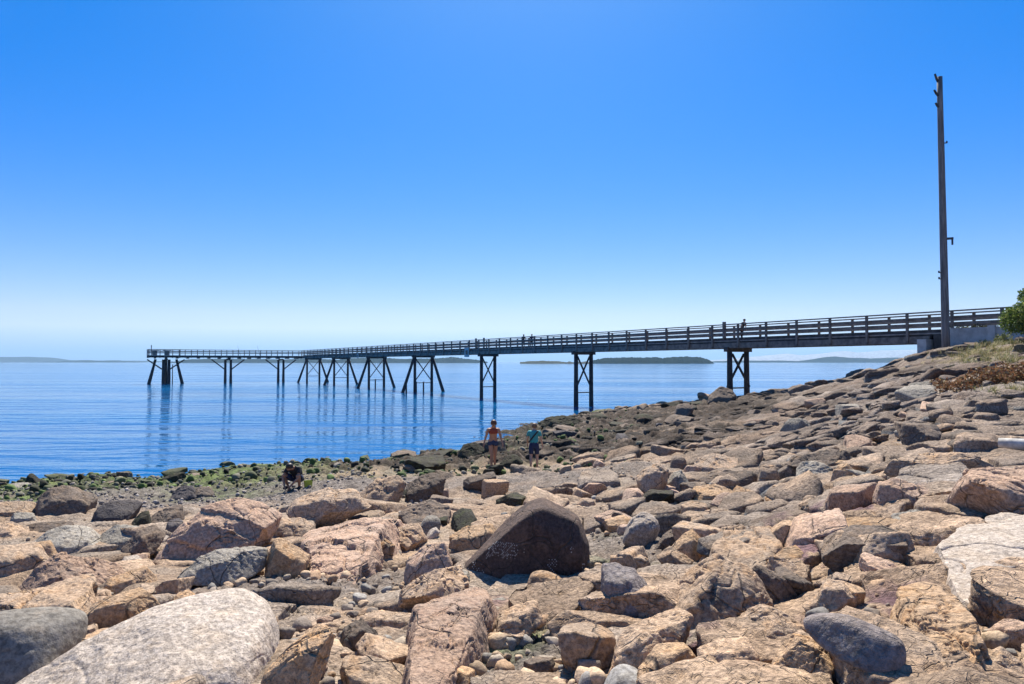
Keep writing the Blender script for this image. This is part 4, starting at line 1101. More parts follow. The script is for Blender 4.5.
# railings: rails per side, posts of their own
POSTS = []
def railing(pts_fn, a, b, n, name, tilt):
    r = MB()
    stops = [a] + [c for c in bent_s if a < c < b] + [b]
    for p, q in zip(stops[:-1], stops[1:]):
        r.bar(pts_fn(p, n, 1.20), pts_fn(q, n, 1.20), .20, .07)
        for z in (.50, .84):
            r.bar(pts_fn(p, n - .09 * tilt, z), pts_fn(q, n - .09 * tilt, z), .05, .16)
    return put(r.build(name, WD, pier))
nr = railing(pp, -9, HS - HW / 2, WID / 2, 'railing', 1)
fr = railing(pp, -9, HS + HW / 2, -WID / 2, 'railing', -1)
postm = None
def post_at(P, parent, up=(0, 0, 1), h=1.75):
    global postm
    if postm is None:
        q = MB(); q.box((0, 0, 0), .13, .13, h); postm = q.build('post', WD, parent); o = postm
    else:
        o = postm.copy(); link(o, parent); o.parent = parent
    o.location = P + Vector((0, 0, .30)) - (Vector((0, 0, 0)) if False else Vector())
    o.rotation_euler = (0, 0, math.atan2(PD.y, PD.x))
    return o
for i in range(48):
    for par, n in ((nr, WID / 2 + .1), (fr, -WID / 2 - .1)):
        post_at(pp(-8.6 + i * 2.45, n), par)
# the remaining posts, far out
rest = MB()
s = -8.6 + 48 * 2.45
while s < HS:
    for n in (WID / 2 + .1, -WID / 2 - .1): rest.box(pp(s, n, .3), .13, .13, 1.75, PD, PN)
    s += 2.45
hr = MB()
def hrail(t0, t1, d0, d1):
    for z, w_, h_ in ((1.15, .2, .07), (.5, .05, .14), (.82, .05, .14)):
        hr.bar(hp(t0, d0, z), hp(t1, d1, z), w_, h_)
    L = (hp(t1, d1) - hp(t0, d0)).length; k = max(1, int(L / 2.2))
    for i in range(k + 1):
        a = i / k; rest.box(hp(t0 + (t1 - t0) * a, d0 + (d1 - d0) * a, .3), .13, .13, 1.7, PD, PN)
h2 = HW / 2
hrail(WID / 2, HE - 5.5, -h2, -h2); hrail(-WID / 2, HE, h2, h2); hrail(HE, HE, -h2 - 1.6, h2)
hrail(HE - 5.5, HE, -h2 - 1.6, -h2 - 1.6); hrail(HE - 5.5, HE - 5.5, -h2 - 1.6, -h2)
put(hr.build('head_railing', WD, pier))
o = put(rest.build('distant_post', WD, pier)); o['kind'] = 'stuff'
# shelter bench / cleaning tables on the head
tb = MB()
for t in (HE - 1.0, HE - 3.2):
    tb.box(hp(t, -h2 - 1.2, .95), .7, 1.5, .08, PD, PN); tb.box(hp(t, -h2 - 1.2, .45), .12, .9, .9, PD, PN)
tb.bar(hp(HE - .4, -h2 - 1.3, 0), hp(HE - .4, -h2 - 1.3, 2.0), .12, .12, (1, 0, 0))
put(tb.build('cleaning_table', WDL, pier))

# trestles
def pile(parent, a, b, r0, r1):
    t = MB(); a, b = Vector(a), Vector(b)
    t.tube([a + (b - a) * k for k in (0, .25, .5, .75, 1)], [r0, r0 * .99, (r0 + r1) / 2, r1 * 1.02, r1], 10, rough=.04, seed=int(a.x * 10))
    o = t.build('pile', PIL, parent, True); o.location = -PO; return o
def brace(parent, a, b, w_=.1):
    t = MB(); t.bar(a, b, w_, .16, (PD.x, PD.y, 0)); o = t.build('brace', PIL, parent); o.location = -PO; return o
def trestle(s, kind):
    c = MB()
    hw = .95 if kind != 'raker' else 1.35
    c.bar(pp(s, -hw - .45, -.68), pp(s, hw + .45, -.68), .34, .34)
    cap = put(c.build('trestle', WDK, pier))
    cap.location = -PO
    def zb(P): return gz(P.x, P.y) - .7
    for n in (-hw, hw):
        top = pp(s, n, -.75); bot = Vector((top.x, top.y, zb(top)))
        o = pile(cap, bot, top, .235, .20); o.location = (0, 0, 0)
    zt = pz(s) - 1.0; zl = max(.9, gz(pp(s).x, pp(s).y) + .75) if kind == 'near' else 1.35
    def W(n, z, e=0): q = pp(s + e, n); return Vector((q.x, q.y, z))
    for a, b, e in (((-hw, zt), (hw, zl + .1), .24), ((hw, zt), (-hw, zl + .1), -.24)):
        o = brace(cap, W(a[0], a[1], e), W(b[0], b[1], e)); o.location = (0, 0, 0)
    o = brace(cap, W(-hw, zl, .26), W(hw, zl, .26)); o.location = (0, 0, 0)
    if kind == 'raker':
        for sg in (-1, 1):
            top = W(sg * (hw + .15), pz(s) - .85); bot = W(sg * (hw + 2.3), -1.2)
            o = pile(cap, bot, top, .25, .19); o.location = (0, 0, 0)
trestle(bent_s[0], 'near'); trestle(bent_s[1], 'tall'); trestle(bent_s[2], 'tall')
for q in bent_s[3:]: trestle(q, 'raker')
# low broken pile stubs beside two of the trestles
sx = MB()
for s_, n_ in ((bent_s[3] - 1.2, 3.2), (bent_s[3] + .6, -.3), (bent_s[3] + 1.4, .5), (bent_s[4], .2)):
    P = pp(s_, n_); sx.tube([(P.x, P.y, -1), (P.x, P.y, 1.5)], [.14, .1], 8)
put(sx.build('old_pile_stub', PIL, pier))
def head_trestle(t, kind):
    c = MB(); c.bar(hp(t, -HW / 2, -.82), hp(t, HW / 2, -.82), .36, .3)
    cap = put(c.build('trestle', WDK, pier))
    def W(a, z, d=0): q = hp(t + a, d); return Vector((q.x, q.y, z))
    def P_(a, b, r0, r1): o = pile(cap, a, b, r0, r1); o.location = (0, 0, 0)
    if kind == 'pair':
        for a in (-.55, .55): P_(W(a, -1.2), W(a, 4.9), .30, .24)
        for a in (-1, 1):
            o = brace(cap, W(a * .5, 2.7), W(a * 3.3, 4.95), .22); o.location = (0, 0, 0)
    else:
        for a, d in ((-.5, -.5), (.5, -.5), (0, .5)): P_(W(a, -1.2, d), W(a, 4.9, d), .33, .28)
        for a in (-1, 1):
            P_(W(a * 3.3, -1.2), W(a * 1.9, 4.95), .34, .24)
            o = brace(cap, W(a * .4, 2.7), W(a * 3.4, 4.9), .24); o.location = (0, 0, 0)
        P_(W(-1.3, -1.2, 1.0), W(-1.3, 3.9, 1.0), .10, .08)
head_trestle(5.5, 'pair'); head_trestle(16.4, 'pair'); head_trestle(28.2, 'cluster')
# benches / lamp stubs seen above the rail
lb = MB()
for s_, n_, h_ in ((bent_s[0] + .3, WID / 2 + .02, 1.42), (bent_s[3] - 20, WID / 2 + .02, 1.4), (bent_s[2] + 1, WID / 2 + .02, 1.4)):
    lb.bar(pp(s_, n_, .2), pp(s_, n_, h_), .22, .22, (1, 0, 0))
put(lb.build('gate_post', WD, pier))

# notice boards hanging on the side of the deck
def signboard(s_, w_, h_, label):
    e = empty('signboard', pp(s_, WID / 2 + .12, -.30))
    ang = math.atan2(-PD.y, -PD.x); e.rotation_euler = (0, 0, ang)
    a = MB(); a.box((0, 0, 0), w_, .04, h_); a.build('board', CONC, e)
    d = MB(); d.box((0, .023, -.02), w_ * .45, .006, h_ * .45); d.box((0, -.023, -.02), w_ * .45, .006, h_ * .45); d.build('mark', METAL, e)
    tag(e, label, 'sign')
signboard(bent_s[2] + 3.2, 1.25, 1.2, 'large white square notice with a dark mark hung on the pier side')
signboard(bent_s[4] + 6.0, .9, .8, 'smaller white notice on the pier side farther out')

# abutment: white concrete retaining wall with pilasters under the shore end
ab = empty('abutment_wall', pp(-4, WID / 2 + .2, -1.0)); AO = ab.location.copy()
a = MB(); a.bar(pp(-.9, WID / 2 + .1, -.55), pp(-9.5, WID / 2 + .1, -.55), .28, 1.5)
o = a.build('wall', CONC, ab); o.location = -AO
for s_ in (-3.3, -6.6):
    q = MB(); q.box(pp(s_, WID / 2 + .3, -.5), .34, .2, 1.55, PD, PN); o = q.build('pilaster', CONC, ab); o.location = -AO
q = MB(); q.box(pp(.15, .2, -.95), .5, WID + .8, 1.15, PD, PN); o = q.build('seat_block', CONC, ab); o.location = -AO
q = MB(); q.box(pp(-.5, 0, -.95), .5, WID + .2, 1.7, PD, PN); o = q.build('end_wall', WDK, ab); o.location = -AO
tag(ab, 'low white painted concrete wall with pilasters under the shore end of the pier', 'retaining wall')

# ------------------------------------------------------------------ tall bare pole
pb = at(946, 349, 37.4); pb.z = gz(pb.x, pb.y) - .3
pt = at(939.5, 77, 37.4)
pole = empty('utility_pole', (pb.x, pb.y, pb.z + .3))
t = MB(); ax = (pt - pb)
t.tube([Vector((0, 0, -.3)) + ax * k for k in np.linspace(0, 1, 12)], list(np.linspace(.21, .14, 12)), 14, rough=.02, seed=4)
t.build('shaft', simple_mat('pole_timber', (.165, .158, .155), .85, 2.0, .4, .6, .012, grain=(6, 6, .5)), pole, True)
def on_pole(py): k = (349 - py) / (349 - 77.); return Vector((0, 0, -.3)) + ax * k
for py, dx, dz in ((84, -.20, .55), (97, -.24, .40), (108, -.20, .30)):
    q = MB(); P = on_pole(py); q.tube([P, P + Vector((dx, -.05, dz * .5)), P + Vector((dx * 1.45, -.05, dz))], [.075, .06, .05], 8); q.build('broken_arm', PIL, pole)
q = MB(); P = on_pole(236); q.bar(P + Vector((.05, -.05, .05)), P + Vector((.5, -.05, .08)), .1, .12); q.bar(P + Vector((.46, -.05, .1)), P + Vector((.46, -.05, -.28)), .07, .07, (1, 0, 0)); q.build('bracket', METAL, pole)
q = MB()
for py, sg in ((142, 1), (268, -1), (274, -1)):
    P = on_pole(py); q.tube([P, P + Vector((.3 * sg, -.02, .02))], [.03, .03], 6); q.box(P + Vector((.3 * sg, -.02, .06)), .06, .06, .12)
q.build('insulator', METAL, pole)
tag(pole, 'tall bare weathered timber pole beside the shore end of the pier', 'pole')

# ------------------------------------------------------------------ weathered log at the right edge
lg = hit(1010, 456); lg.z = float(terrain(np.array([lg.x]), np.array([lg.y]))[0][0]) + .16
e = empty('driftwood_log', lg)
t = MB(); A_ = Vector((-.10, .10, .03)); B_ = Vector((1.0, -.85, -.03))
t.tube([A_ + (B_ - A_) * k for k in np.linspace(0, 1, 9)], [.07, .085, .098, .088, .095, .085, .09, .085, .08], 16, rough=.04, seed=9)
t.build('trunk', simple_mat('bleached_wood', (.46, .43, .39), .8, 9, .3, .5, .01), e, True)
tag(e, 'short bleached white driftwood log at the right edge', 'log')
# ------------------------------------------------------------------ plants on the slope at the right
def leaf_mat(name, lo, hi):
    k = NT(name); oi = k.n('TexCoord').outputs['Object']
    at_ = k.n('VertexColor'); at_.layer_name = 'Col'
    k.l(at_.outputs[0], k.b.inputs['Base Color'])
    k.b.inputs['Roughness'].default_value = .6; k.b.inputs['Specular IOR Level'].default_value = .25
    tr = k.n('BsdfTranslucent'); k.l(at_.outputs[0], tr.inputs[0])
    mx = k.n('MixShader'); mx.inputs[0].default_value = .3
    k.l(k.b.outputs[0], mx.inputs[1]); k.l(tr.outputs[0], mx.inputs[2])
    k.l(mx.outputs[0], k.t.nodes['Material Output'].inputs[0])
    return k.m
LEAF = leaf_mat('leaf_cover', None, None)
def leaves(name, parent, centres, n, size, cols, seed, kind=None):
    rs = np.random.RandomState(seed)
    P = []
    for (c, r) in centres:
        m_ = max(4, int(n * r ** 2 / sum(q[1] ** 2 for q in centres)))
        d = rs.normal(size=(m_, 3)); d /= np.linalg.norm(d, axis=1)[:, None]
        P.append(np.asarray(c) + d * (r * rs.uniform(.55, 1.08, (m_, 1))))
    P = np.vstack(P); m_ = len(P)
    a = rs.normal(size=(m_, 3)); a /= np.linalg.norm(a, axis=1)[:, None]
    b = np.cross(a, rs.normal(size=(m_, 3))); b /= np.linalg.norm(b, axis=1)[:, None]
    s = size * rs.uniform(.6, 1.4, (m_, 1))
    V = np.stack([P - a * s, P + b * s * .45, P + a * s, P - b * s * .45], 1).reshape(-1, 3)
    F = np.arange(4 * m_).reshape(-1, 4)
    cc = np.asarray(cols)[rs.randint(0, len(cols), m_)] * rs.uniform(.7, 1.3, (m_, 1))
    o = mesh_np(name, V, F, LEAF, parent, False, np.repeat(cc, 4, 0))
    return o
BARK = simple_mat('shrub_bark', (.12, .09, .065), .9, 8, .3, .4, .01)
def shrub(name, label, x, y, r, h, n, leaf, cols, seed, cat='shrub'):
    rnd = random.Random(seed); z = gz(x, y)
    e = empty(name, (x, y, z))
    t = MB(); cs = []
    for i in range(22):
        a = rnd.uniform(0, 6.28); q = rnd.uniform(0, .8) * r; zz = rnd.uniform(.04, .85) * h
        sh = 1 - .45 * (zz / h)
        c = Vector((math.cos(a) * q * sh, math.sin(a) * q * sh, zz)); cs.append((c[:], rnd.uniform(.26, .42) * r * sh))
        t.tube([(0, 0, -.2), c * .5 + Vector((0, 0, .1 * h)), c], [.05 * r, .03 * r, .012 * r], 6)
    for i in range(16):
        a = rnd.uniform(0, 6.28); c = Vector((math.cos(a) * r * rnd.uniform(.4, .8), math.sin(a) * r * rnd.uniform(.4, .8), h * rnd.uniform(.25, .8))); cs.append((c[:], .2 * r))
    t.build('stem', BARK, e); leaves('foliage', e, cs, n, leaf, cols, seed)
    tag(e, label, cat)
GR = [(.08, .14, .03), (.16, .22, .045), (.06, .10, .025), (.22, .26, .07)]
b = at(1046, 350, 30.0)
shrub('green_shrub', 'dense bright green shrub cut by the right edge above the slope', b.x, b.y, 1.95, 3.3, 20000, .07, GR, 3)
b = at(1060, 352, 33.5)
shrub('green_shrub', 'taller green shrub behind the one at the right edge', b.x + 1.2, b.y, 2.2, 3.6, 5000, .09, GR, 4)
b = at(1004, 352, 33.5)
shrub('low_shrub', 'small yellow green plant at the foot of the white wall', b.x, b.y, .5, .7, 1200, .05, [(.18, .2, .06), (.12, .16, .05), (.25, .24, .1)], 5)
b = at(985, 350, 34.2)
shrub('low_shrub', 'tiny pale green plant against the white wall', b.x, b.y, .35, .45, 700, .045, [(.16, .19, .08), (.22, .22, .12)], 6)
for i, (px, n_, lb_) in enumerate(((972, -1.0, 'low dark hedge plant behind the pier rail near the pole'), (996, -1.0, 'low dark hedge plant behind the pier rail near the right edge'))):
    d = (px - 512) / FPX; y = 49.7 / (d + .625) + 1.6; x = d * y
    e = empty('hedge_plant', (x, y, 5.8))
    leaves('foliage', e, [((q * .55, 0, .35), .42) for q in (-2, -1, 0, 1, 2)], 1800, .06, [(.06, .075, .03), (.09, .08, .04)], 30 + i)
    t = MB()
    for q in (-2, -1, 0, 1, 2): t.tube([(q * .55, 0, -.3), (q * .55, 0, .5)], [.03, .02], 6)
    t.build('stem', BARK, e)
    tag(e, lb_, 'plant')

def tufts(name, label, spots, n, h, cols, seed):
    rs = np.random.RandomState(seed); Vs, Cs = [], []
    for (px, py, Y, rx, ry) in spots:
        c = at(px, py, Y)
        for i in range(int(n * rx * ry)):
            x, y = c.x + rs.normal() * rx * .5, c.y + rs.normal() * ry * .5
            z = float(terrain(np.array([x]), np.array([y]))[0][0]) if i % 6 == 0 else z
            for j in range(12):
                a = rs.uniform(0, 6.28); ln = h * rs.uniform(.4, 1.2); sp = rs.uniform(.2, 1.8)
                b0 = np.array([x + rs.normal() * .05, y + rs.normal() * .05, z - .03])
                tip = b0 + np.array([math.cos(a) * sp * ln, math.sin(a) * sp * ln, ln])
                sd_ = np.array([-math.sin(a), math.cos(a), 0]) * .007
                mid = (b0 + tip) / 2 + np.array([0, 0, .12 * ln])
                Vs += [b0 - sd_, b0 + sd_, mid + sd_ * .9, mid - sd_ * .9, mid - sd_ * .9, mid + sd_ * .9, tip + sd_ * .2, tip - sd_ * .2]
                cc = np.array(cols[rs.randint(len(cols))]) * rs.uniform(.7, 1.3); Cs += [cc] * 8
    V = np.array(Vs); o = mesh_np(name, V, np.arange(len(V)).reshape(-1, 4), LEAF, None, False, np.array(Cs))
    tag(o, label, 'grass', kind='stuff')
def onslope(px, py): P = hit(px, py); return (px, py, P.y)
def ferns():
    rs = np.random.RandomState(8); cs = []
    for px, py, rx, ry, n in ((990, 386, 1.5, 1.1, 34), (1016, 382, 1.5, 1.3, 30), (974, 391, .7, .6, 10)):
        P = hit(px, py)
        for i in range(n):
            x, y = P.x + rs.normal() * rx * .5, P.y + rs.normal() * ry * .5
            cs.append(((x, y, gz(x, y) + rs.uniform(.10, .36)), rs.uniform(.14, .30)))
    o = leaves('dry_fern_patch', None, cs, 9000, .05, [(.24, .11, .05), (.17, .075, .035), (.30, .17, .08), (.11, .06, .035), (.20, .15, .07)], 8)
    tag(o, 'patch of dry reddish brown ferns on the right slope', 'ferns', kind='stuff')
ferns()
tufts('dry_grass', 'dry yellow grass on the right slope below the wall', [(*onslope(1005, 362), 1.6, 2.0), (*onslope(985, 356), 1.3, 1.6), (*onslope(1018, 350), 1.6, 2), (*onslope(1020, 398), .9, .7), (*onslope(965, 372), .7, .7)], 70, .20, [(.30, .25, .12), (.22, .21, .08), (.36, .30, .17), (.14, .16, .05)], 9)
# ------------------------------------------------------------------ people
def skin(name, joints, edges, mat, parent, root, levels=2):
    """one continuous body: joints {name: (x, y, z, r)}"""
    keys = list(joints); ix = {k: i for i, k in enumerate(keys)}
    me = bpy.data.meshes.new(name)
    me.from_pydata([joints[k][:3] for k in keys], [(ix[a], ix[b]) for a, b in edges], [])
    o = bpy.data.objects.new(name, me); COL.objects.link(o)
    md = o.modifiers.new('skin', 'SKIN'); md.use_smooth_shade = True
    for k in keys:
        sv = me.skin_vertices[0].data[ix[k]]; r = joints[k][3]
        sv.radius = r if isinstance(r, tuple) else (r, r); sv.use_root = (k == root)
    ss = o.modifiers.new('sub', 'SUBSURF'); ss.levels = levels; ss.render_levels = levels
    dg = bpy.context.evaluated_depsgraph_get()
    ev = o.evaluated_get(dg); nm = bpy.data.meshes.new_from_object(ev)
    o.modifiers.clear(); o.data = nm; nm.materials.clear(); nm.materials.append(mat)
    nm.polygons.foreach_set('use_smooth', [True] * len(nm.polygons))
    o.parent = parent
    return o
def blobm(name, parent, c, r, mat, sub=3, cut=None, rot=None):
    V, F = ico(sub); V = V * np.asarray(r)
    if cut is not None: V = V.copy(); V[:, 2] = np.maximum(V[:, 2], cut * r[2])
    if rot is not None: V = V @ np.array(Matrix.Rotation(rot[0], 3, rot[1]).transposed())
    return mesh_np(name, V + np.asarray(c), F, mat, parent)
def cmat(name, col, rough=.8): return simple_mat(name, col, rough, 14, .12, .15, .004)
SKIN_T = cmat('tanned_skin', (.40, .205, .125), .55); SKIN_L = cmat('light_skin', (.46, .28, .20), .55)
HAIR_R = cmat('auburn_hair', (.10, .04, .022), .5); HAIR_D = cmat('dark_brown_hair', (.035, .022, .016), .5); HAIR_B = cmat('brown_hair', (.16, .09, .05), .5)
RED = cmat('rust_red_cloth', (.22, .045, .03)); DENIM = cmat('dark_denim', (.028, .045, .10)); TEAL = cmat('teal_cloth', (.05, .29, .30)); NAVY = cmat('navy_cloth', (.02, .03, .075)); BLACK = cmat('black_cloth', (.02, .019, .024)); SHOE = cmat('dark_shoe_leather', (.03, .03, .035)); YEL = cmat('lime_plastic', (.42, .46, .06), .4)

def hand(J, E, base, dirv, side, k):
    """five fingers and a thumb root on a hand whose palm ends at base"""
    d = Vector(dirv).normalized(); s = Vector(side).normalized(); b = Vector(base)
    J[k + 'palm'] = (*(b + d * .055), (.036, .02)); E.append((k + 'wr', k + 'palm'))
    for i, (o_, ln) in enumerate(((-.030, .06), (-.010, .072), (.010, .068), (.028, .052))):
        a = b + d * .085 + s * o_; c = a + d * ln * .6; f_ = c + d * ln * .4 + d.cross(s) * .012
        J[f'{k}f{i}a'] = (*a, .0095); J[f'{k}f{i}b'] = (*c, .0085); J[f'{k}f{i}c'] = (*f_, .007)
        E += [(k + 'palm', f'{k}f{i}a'), (f'{k}f{i}a', f'{k}f{i}b'), (f'{k}f{i}b', f'{k}f{i}c')]
    a = b + d * .03 - s * .042; c = b + d * .07 - s * .052
    J[k + 'ta'] = (*a, .011); J[k + 'tb'] = (*c, .008); E += [(k + 'wr', k + 'ta'), (k + 'ta', k + 'tb')]

def standing(J, E, lean=0.0, head_drop=0.0, arms=((-.27, -.05), (.27, -.05)), leg=((-.09, 0), (.10, 0)), w=1.0, hands=True):
    """a standing body facing -Y; lean moves the shoulders forward"""
    J['pelvis'] = (0, 0, .92, (.135 * w, .10)); J['waist'] = (0, -lean * .35, 1.07, (.115 * w, .085)); J['chest'] = (0, -lean * .75, 1.25, (.145 * w, .095))
    J['neck'] = (0, -lean, 1.40, (.06, .055)); J['jaw'] = (0, -lean - head_drop * .4 - .01, 1.47 - head_drop * .02, .062); J['head'] = (0, -lean - head_drop * .75 - .01, 1.55 - head_drop * .25, .088); J['crown'] = (0, -lean - head_drop, 1.62 - head_drop * .42, .062)
    J['nose'] = (0, -lean - head_drop * .75 - .105, 1.535 - head_drop * .45, .012)
    E += [('pelvis', 'waist'), ('waist', 'chest'), ('chest', 'neck'), ('neck', 'jaw'), ('jaw', 'head'), ('head', 'crown'), ('head', 'nose')]
    for sg, k, (ax, ay), (lx, ly) in ((-1, 'l', arms[0], leg[0]), (1, 'r', arms[1], leg[1])):
        J[k + 'sh'] = (sg * .175 * w, -lean * .9, 1.345, .056); J[k + 'el'] = (sg * .225 * w, -lean * .8 + ay * .3 + .02, 1.09, .040); J[k + 'wr'] = (ax * w, -lean * .7 + ay, .865, .027)
        E += [('chest', k + 'sh'), (k + 'sh', k + 'el'), (k + 'el', k + 'wr')]
        hand(J, E, J[k + 'wr'][:3], (0.02 * sg, -.08, -1), (0, 1, 0), k)
        J[k + 'hip'] = (sg * .085 * w, 0, .86, (.088 * w, .09)); J[k + 'kn'] = (lx * 1.0, ly * .6 - .02, .49, .056); J[k + 'an'] = (lx, ly + .02, .09, .036); J[k + 'to'] = (lx * 1.1, ly - .13, .035, .032)
        J[k + 'ca'] = (lx, ly * .75 + .01, .35, .053)
        E += [('pelvis', k + 'hip'), (k + 'hip', k + 'kn'), (k + 'kn', k + 'ca'), (k + 'ca', k + 'an'), (k + 'an', k + 'to')]
def garment(name, body, J, bones, mat, parent, off=.014):
    """cloth over the parts of the body nearest to the given bones: (a, b, t0, t1)"""
    me = body.data
    V = np.empty(len(me.vertices) * 3); me.vertices.foreach_get('co', V); V = V.reshape(-1, 3)
    N = np.empty(len(me.vertices) * 3); me.vertices.foreach_get('normal', N); N = N.reshape(-1, 3)
    best = np.full(len(V), 9.0); ok = np.zeros(len(V), bool)
    use = {(a, b): (t0, t1) for a, b, t0, t1 in bones}
    for a, b in J['_edges']:
        if len(a) > 2 and a[1] in 'ft' and a[0] in 'lr' and a not in ('lto', 'rto'): continue
        A, B = np.array(J[a][:3]), np.array(J[b][:3]); d = B - A
        t = np.clip(((V - A) @ d) / (d @ d), -.25, 1.25)
        q = V - A - np.clip(t, 0, 1)[:, None] * d
        r = J[b][3]; r = max(r) if isinstance(r, tuple) else r
        D = np.linalg.norm(q, axis=1) / (r + .02)
        nb = D < best
        t0, t1 = use.get((a, b), (9, 9))
        ok = np.where(nb, (t >= t0) & (t <= t1), ok); best = np.where(nb, D, best)
    F = [list(p.vertices) for p in me.polygons if all(ok[v] for v in p.vertices)]
    ix = sorted({v for f in F for v in f}); mp = {v: k for k, v in enumerate(ix)}
    nm = bpy.data.meshes.new(name); nm.from_pydata([tuple(V[v] + N[v] * off) for v in ix], [], [[mp[v] for v in f] for f in F])
    nm.materials.append(mat); nm.polygons.foreach_set('use_smooth', [True] * len(nm.polygons))
    o = link(bpy.data.objects.new(name, nm), parent)
    sl = o.modifiers.new('thick', 'SOLIDIFY'); sl.thickness = .012; sl.offset = -1
    return o
T_SHIRT = [('pelvis', 'waist', .1, 2), ('waist', 'chest', -1, 2), ('chest', 'neck', -1, .6), ('chest', 'lsh', -1, 2), ('chest', 'rsh', -1, 2), ('lsh', 'lel', -1, .6), ('rsh', 'rel', -1, .6)]
SHORTS = [('pelvis', 'waist', -1, .45), ('pelvis', 'lhip', -1, 2), ('pelvis', 'rhip', -1, 2), ('lhip', 'lkn', -1, .8), ('rhip', 'rkn', -1, .8)]
HOTPANTS = [('pelvis', 'waist', -1, .55), ('pelvis', 'lhip', -1, 2), ('pelvis', 'rhip', -1, 2), ('lhip', 'lkn', -1, .22), ('rhip', 'rkn', -1, .22)]
TROUSERS = SHORTS[:3] + [(k + a, k + b, -1, 2) for k in 'lr' for a, b in (('hip', 'kn'), ('kn', 'ca'), ('ca', 'an'))]
BIKINI = [('waist', 'chest', .62, 2), ('chest', 'neck', -1, .42), ('chest', 'lsh', -1, .5), ('chest', 'rsh', -1, .5)]
def face(parent, c, fwd, mat_e):
    f = Vector(fwd).normalized(); s = f.cross(Vector((0, 0, 1))).normalized(); c = Vector(c)
    for sg in (-1, 1):
        V, F = ico(2); mesh_np('eye', V * .011 + np.array(c + f * .082 + s * sg * .032), F, mat_e, parent)
        mesh_np('ear', V * np.array([.012, .02, .03]) + np.array(c + s * sg * .088 - Vector((0, 0, .01))), F, SKIN_L, parent)

def ground_at(x, y): return float(terrain(np.array([x]), np.array([y]))[0][0])

# woman in a red top walking up the shore, head bowed
p = hit(493, 469); e = empty('person', (p.x, p.y, ground_at(p.x, p.y) + .02), R(8))
J, E = {}, []
standing(J, E, .10, .13, ((-.30, -.02), (.29, -.08)), ((-.06, -.10), (.07, .08)), 1.05)
bd = skin('body', J, E, SKIN_T, e, 'pelvis')
J['_edges'] = E; garment('bikini_top', bd, J, BIKINI, RED, e, .02)
garment('shorts', bd, J, HOTPANTS, DENIM, e, .02)
hd = J['head']
blobm('hair', e, (0, hd[1] + .025, hd[2] + .025), (.105, .115, .115), HAIR_R, cut=-.45)
blobm('hair_tail', e, (.02, hd[1] + .10, hd[2] - .10), (.06, .05, .14), HAIR_R)
face(e, (0, hd[1], hd[2] - .01), (0, -1, -.5), HAIR_D)
for k in ('l', 'r'): blobm('shoe', e, (J[k + 'to'][0], J[k + 'to'][1] + .07, .045), (.05, .14, .05), SHOE)
e.scale = (1.07, 1.07, 1.07)
tag(e, 'person in a rust red bikini top and dark denim shorts walking with head bowed', 'person')

# man in a teal shirt walking away
p = hit(534, 465); e = empty('person', (p.x, p.y, ground_at(p.x, p.y) + .02), R(170))
J, E = {}, []
standing(J, E, .06, .06, ((-.26, -.14), (.25, -.20)), ((-.10, -.14), (.10, .10)), 1.08)
bd = skin('body', J, E, SKIN_L, e, 'pelvis')
J['_edges'] = E; garment('shirt', bd, J, T_SHIRT, TEAL, e, .022)
garment('shorts', bd, J, SHORTS, NAVY, e, .02)
q = MB(); q.bar((-.15, .115, 1.38), (.17, .125, 1.0), .05, .012, (0, 1, 0)); q.bar((-.15, -.20, 1.38), (.17, -.15, 1.0), .05, .012, (0, 1, 0)); q.bar((-.15, .115, 1.39), (-.15, -.20, 1.39), .05, .012); q.build('strap', BLACK, e)
hd = J['head']
blobm('hair', e, (0, hd[1] + .02, hd[2] + .02), (.10, .11, .11), HAIR_B, cut=-.5)
face(e, (0, hd[1], hd[2] - .01), (0, -1, -.2), HAIR_D)
for k in ('l', 'r'): blobm('shoe', e, (J[k + 'to'][0], J[k + 'to'][1] + .07, .045), (.055, .15, .055), SHOE)
tag(e, 'person in a teal shirt and navy shorts with a dark shoulder strap walking away', 'person')

# crouching person in dark clothes searching the gravel
p = hit(294, 492); e = empty('person', (p.x, p.y, ground_at(p.x, p.y) + .02), R(-12))
J, E = {}, []
J['pelvis'] = (0, .22, .30, (.15, .13)); J['waist'] = (0, .16, .46, (.13, .11)); J['chest'] = (0, 0.0, .60, (.155, .12)); J['neck'] = (0, -.14, .66, .06)
J['jaw'] = (0, -.22, .64, .065); J['head'] = (0, -.27, .66, .09); J['crown'] = (0, -.32, .69, .07); J['nose'] = (0, -.33, .585, .012)
E += [('pelvis', 'waist'), ('waist', 'chest'), ('chest', 'neck'), ('neck', 'jaw'), ('jaw', 'head'), ('head', 'crown'), ('head', 'nose')]
for sg, k in ((-1, 'l'), (1, 'r')):
    J[k + 'sh'] = (sg * .18, -.04, .60, .058); J[k + 'el'] = (sg * .25, -.20, .36, .042); J[k + 'wr'] = (sg * .10, -.36, .16, .028)
    E += [('chest', k + 'sh'), (k + 'sh', k + 'el'), (k + 'el', k + 'wr')]
    hand(J, E, J[k + 'wr'][:3], (-sg * .4, -.3, -.7), (0, 1, 0), k)
    J[k + 'hip'] = (sg * .10, .18, .27, .10); J[k + 'kn'] = (sg * .24, -.22, .44, .065); J[k + 'ca'] = (sg * .22, -.10, .26, .055); J[k + 'an'] = (sg * .18, -.02, .09, .038); J[k + 'to'] = (sg * .21, -.17, .035, .034)
    E += [('pelvis', k + 'hip'), (k + 'hip', k + 'kn'), (k + 'kn', k + 'ca'), (k + 'ca', k + 'an'), (k + 'an', k + 'to')]
bd = skin('body', J, E, SKIN_T, e, 'pelvis')
J['_edges'] = E; garment('shirt', bd, J, T_SHIRT, BLACK, e, .022)
garment('shorts', bd, J, SHORTS, NAVY, e, .02)
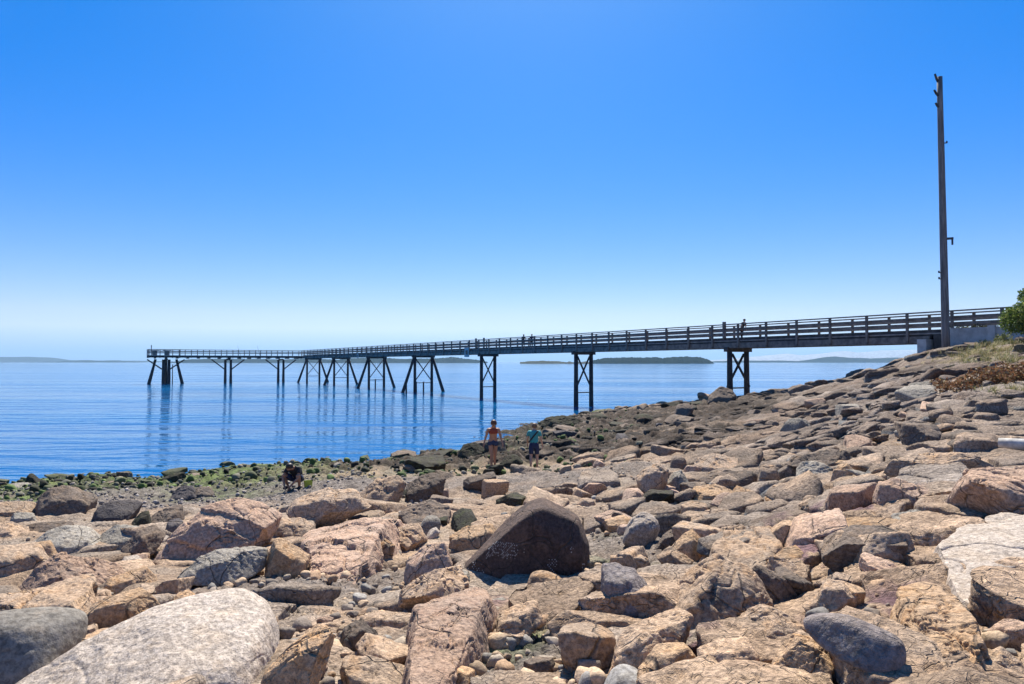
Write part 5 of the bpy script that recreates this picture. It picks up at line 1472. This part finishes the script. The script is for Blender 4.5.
blobm('hair', e, (0, -.265, .70), (.105, .12, .10), HAIR_D, cut=-.5)
face(e, (0, -.27, .645), (0, -.8, -.6), HAIR_D)
for k in ('l', 'r'): blobm('shoe', e, (J[k + 'to'][0], J[k + 'to'][1] + .07, .045), (.05, .14, .05), SHOE)
tag(e, 'person in dark clothes crouching with arms reaching down to the gravel', 'person')
bk = empty('bucket', (e.location.x + .42, e.location.y - .02, e.location.z - .02))
q = MB(); q.tube([(0, 0, 0), (0, 0, .13), (0, 0, .26)], [.10, .115, .13], 16, cap=False); q.tube([(0, 0, .02), (0, 0, .021)], [.1, .1], 16); q.build('pail', YEL, bk)
q = MB(); q.tube([(.13 * math.cos(a), 0, .26 + .13 * math.sin(a)) for a in np.linspace(0, math.pi, 9)], .007, 6); q.build('handle', METAL, bk)
tag(bk, 'small lime yellow pail beside the crouching person', 'bucket')

# people on the pier
def stroller(s_, n_, top, bottom, hair, rot, label, lean=.05, group=None):
    P = pp(s_, n_); e = empty('person', P + Vector((0, 0, .005)), rot)
    J, E = {}, []
    standing(J, E, lean, .05, ((-.26, -.10), (.26, -.05)), ((-.08, -.06), (.09, .06)), 1.03)
    bd = skin('body', J, E, SKIN_L, e, 'pelvis', 1)
    J['_edges'] = E; garment('shirt', bd, J, T_SHIRT, top, e, .022)
    garment('trousers', bd, J, TROUSERS, bottom, e, .015)
    blobm('hair', e, (0, J['head'][1] + .02, J['head'][2] + .02), (.10, .11, .11), hair, cut=-.5)
    e.scale = (.95,) * 3
    tag(e, label, 'person', group)
d = (525.5 - 512) / FPX; s0 = ((49.7 / (d + .625)) - 39.7) / PD.y
stroller(s0, .3, BLACK, DENIM, HAIR_D, R(150), 'person in dark clothes on the pier, left of a walking pair')
stroller(s0 - .9, -.2, NAVY, BLACK, HAIR_B, R(150), 'person in navy on the pier, right of a walking pair')
d = (744.5 - 512) / FPX; s1 = ((49.7 / (d + .625)) - 39.7) / PD.y
stroller(s1 - .2, .55, BLACK, BLACK, HAIR_D, R(30), 'person in black leaning at the pier rail above the nearest piles', .24)
# two fishing rods leaning on the head rail
for i, (t_, lb_) in enumerate(((10.2, 'fishing rod leaning on the pier head rail, the nearer to the corner'), (14.2, 'fishing rod leaning on the pier head rail, the farther from the corner'))):
    e = empty('fishing_rod', hp(t_, -h2 + .5)); q = MB(); q.tube([(0, 0, 0), (-.2, -.4, 1.2), (-.35, -.7, 2.1)], [.03, .025, .015], 6); q.build('blank', METAL, e)
    q = MB(); q.tube([(-.05, -.1, .3), (.04, -.1, .3)], [.05, .05], 10); q.build('reel', METAL, e)
    tag(e, lb_, 'fishing rod')
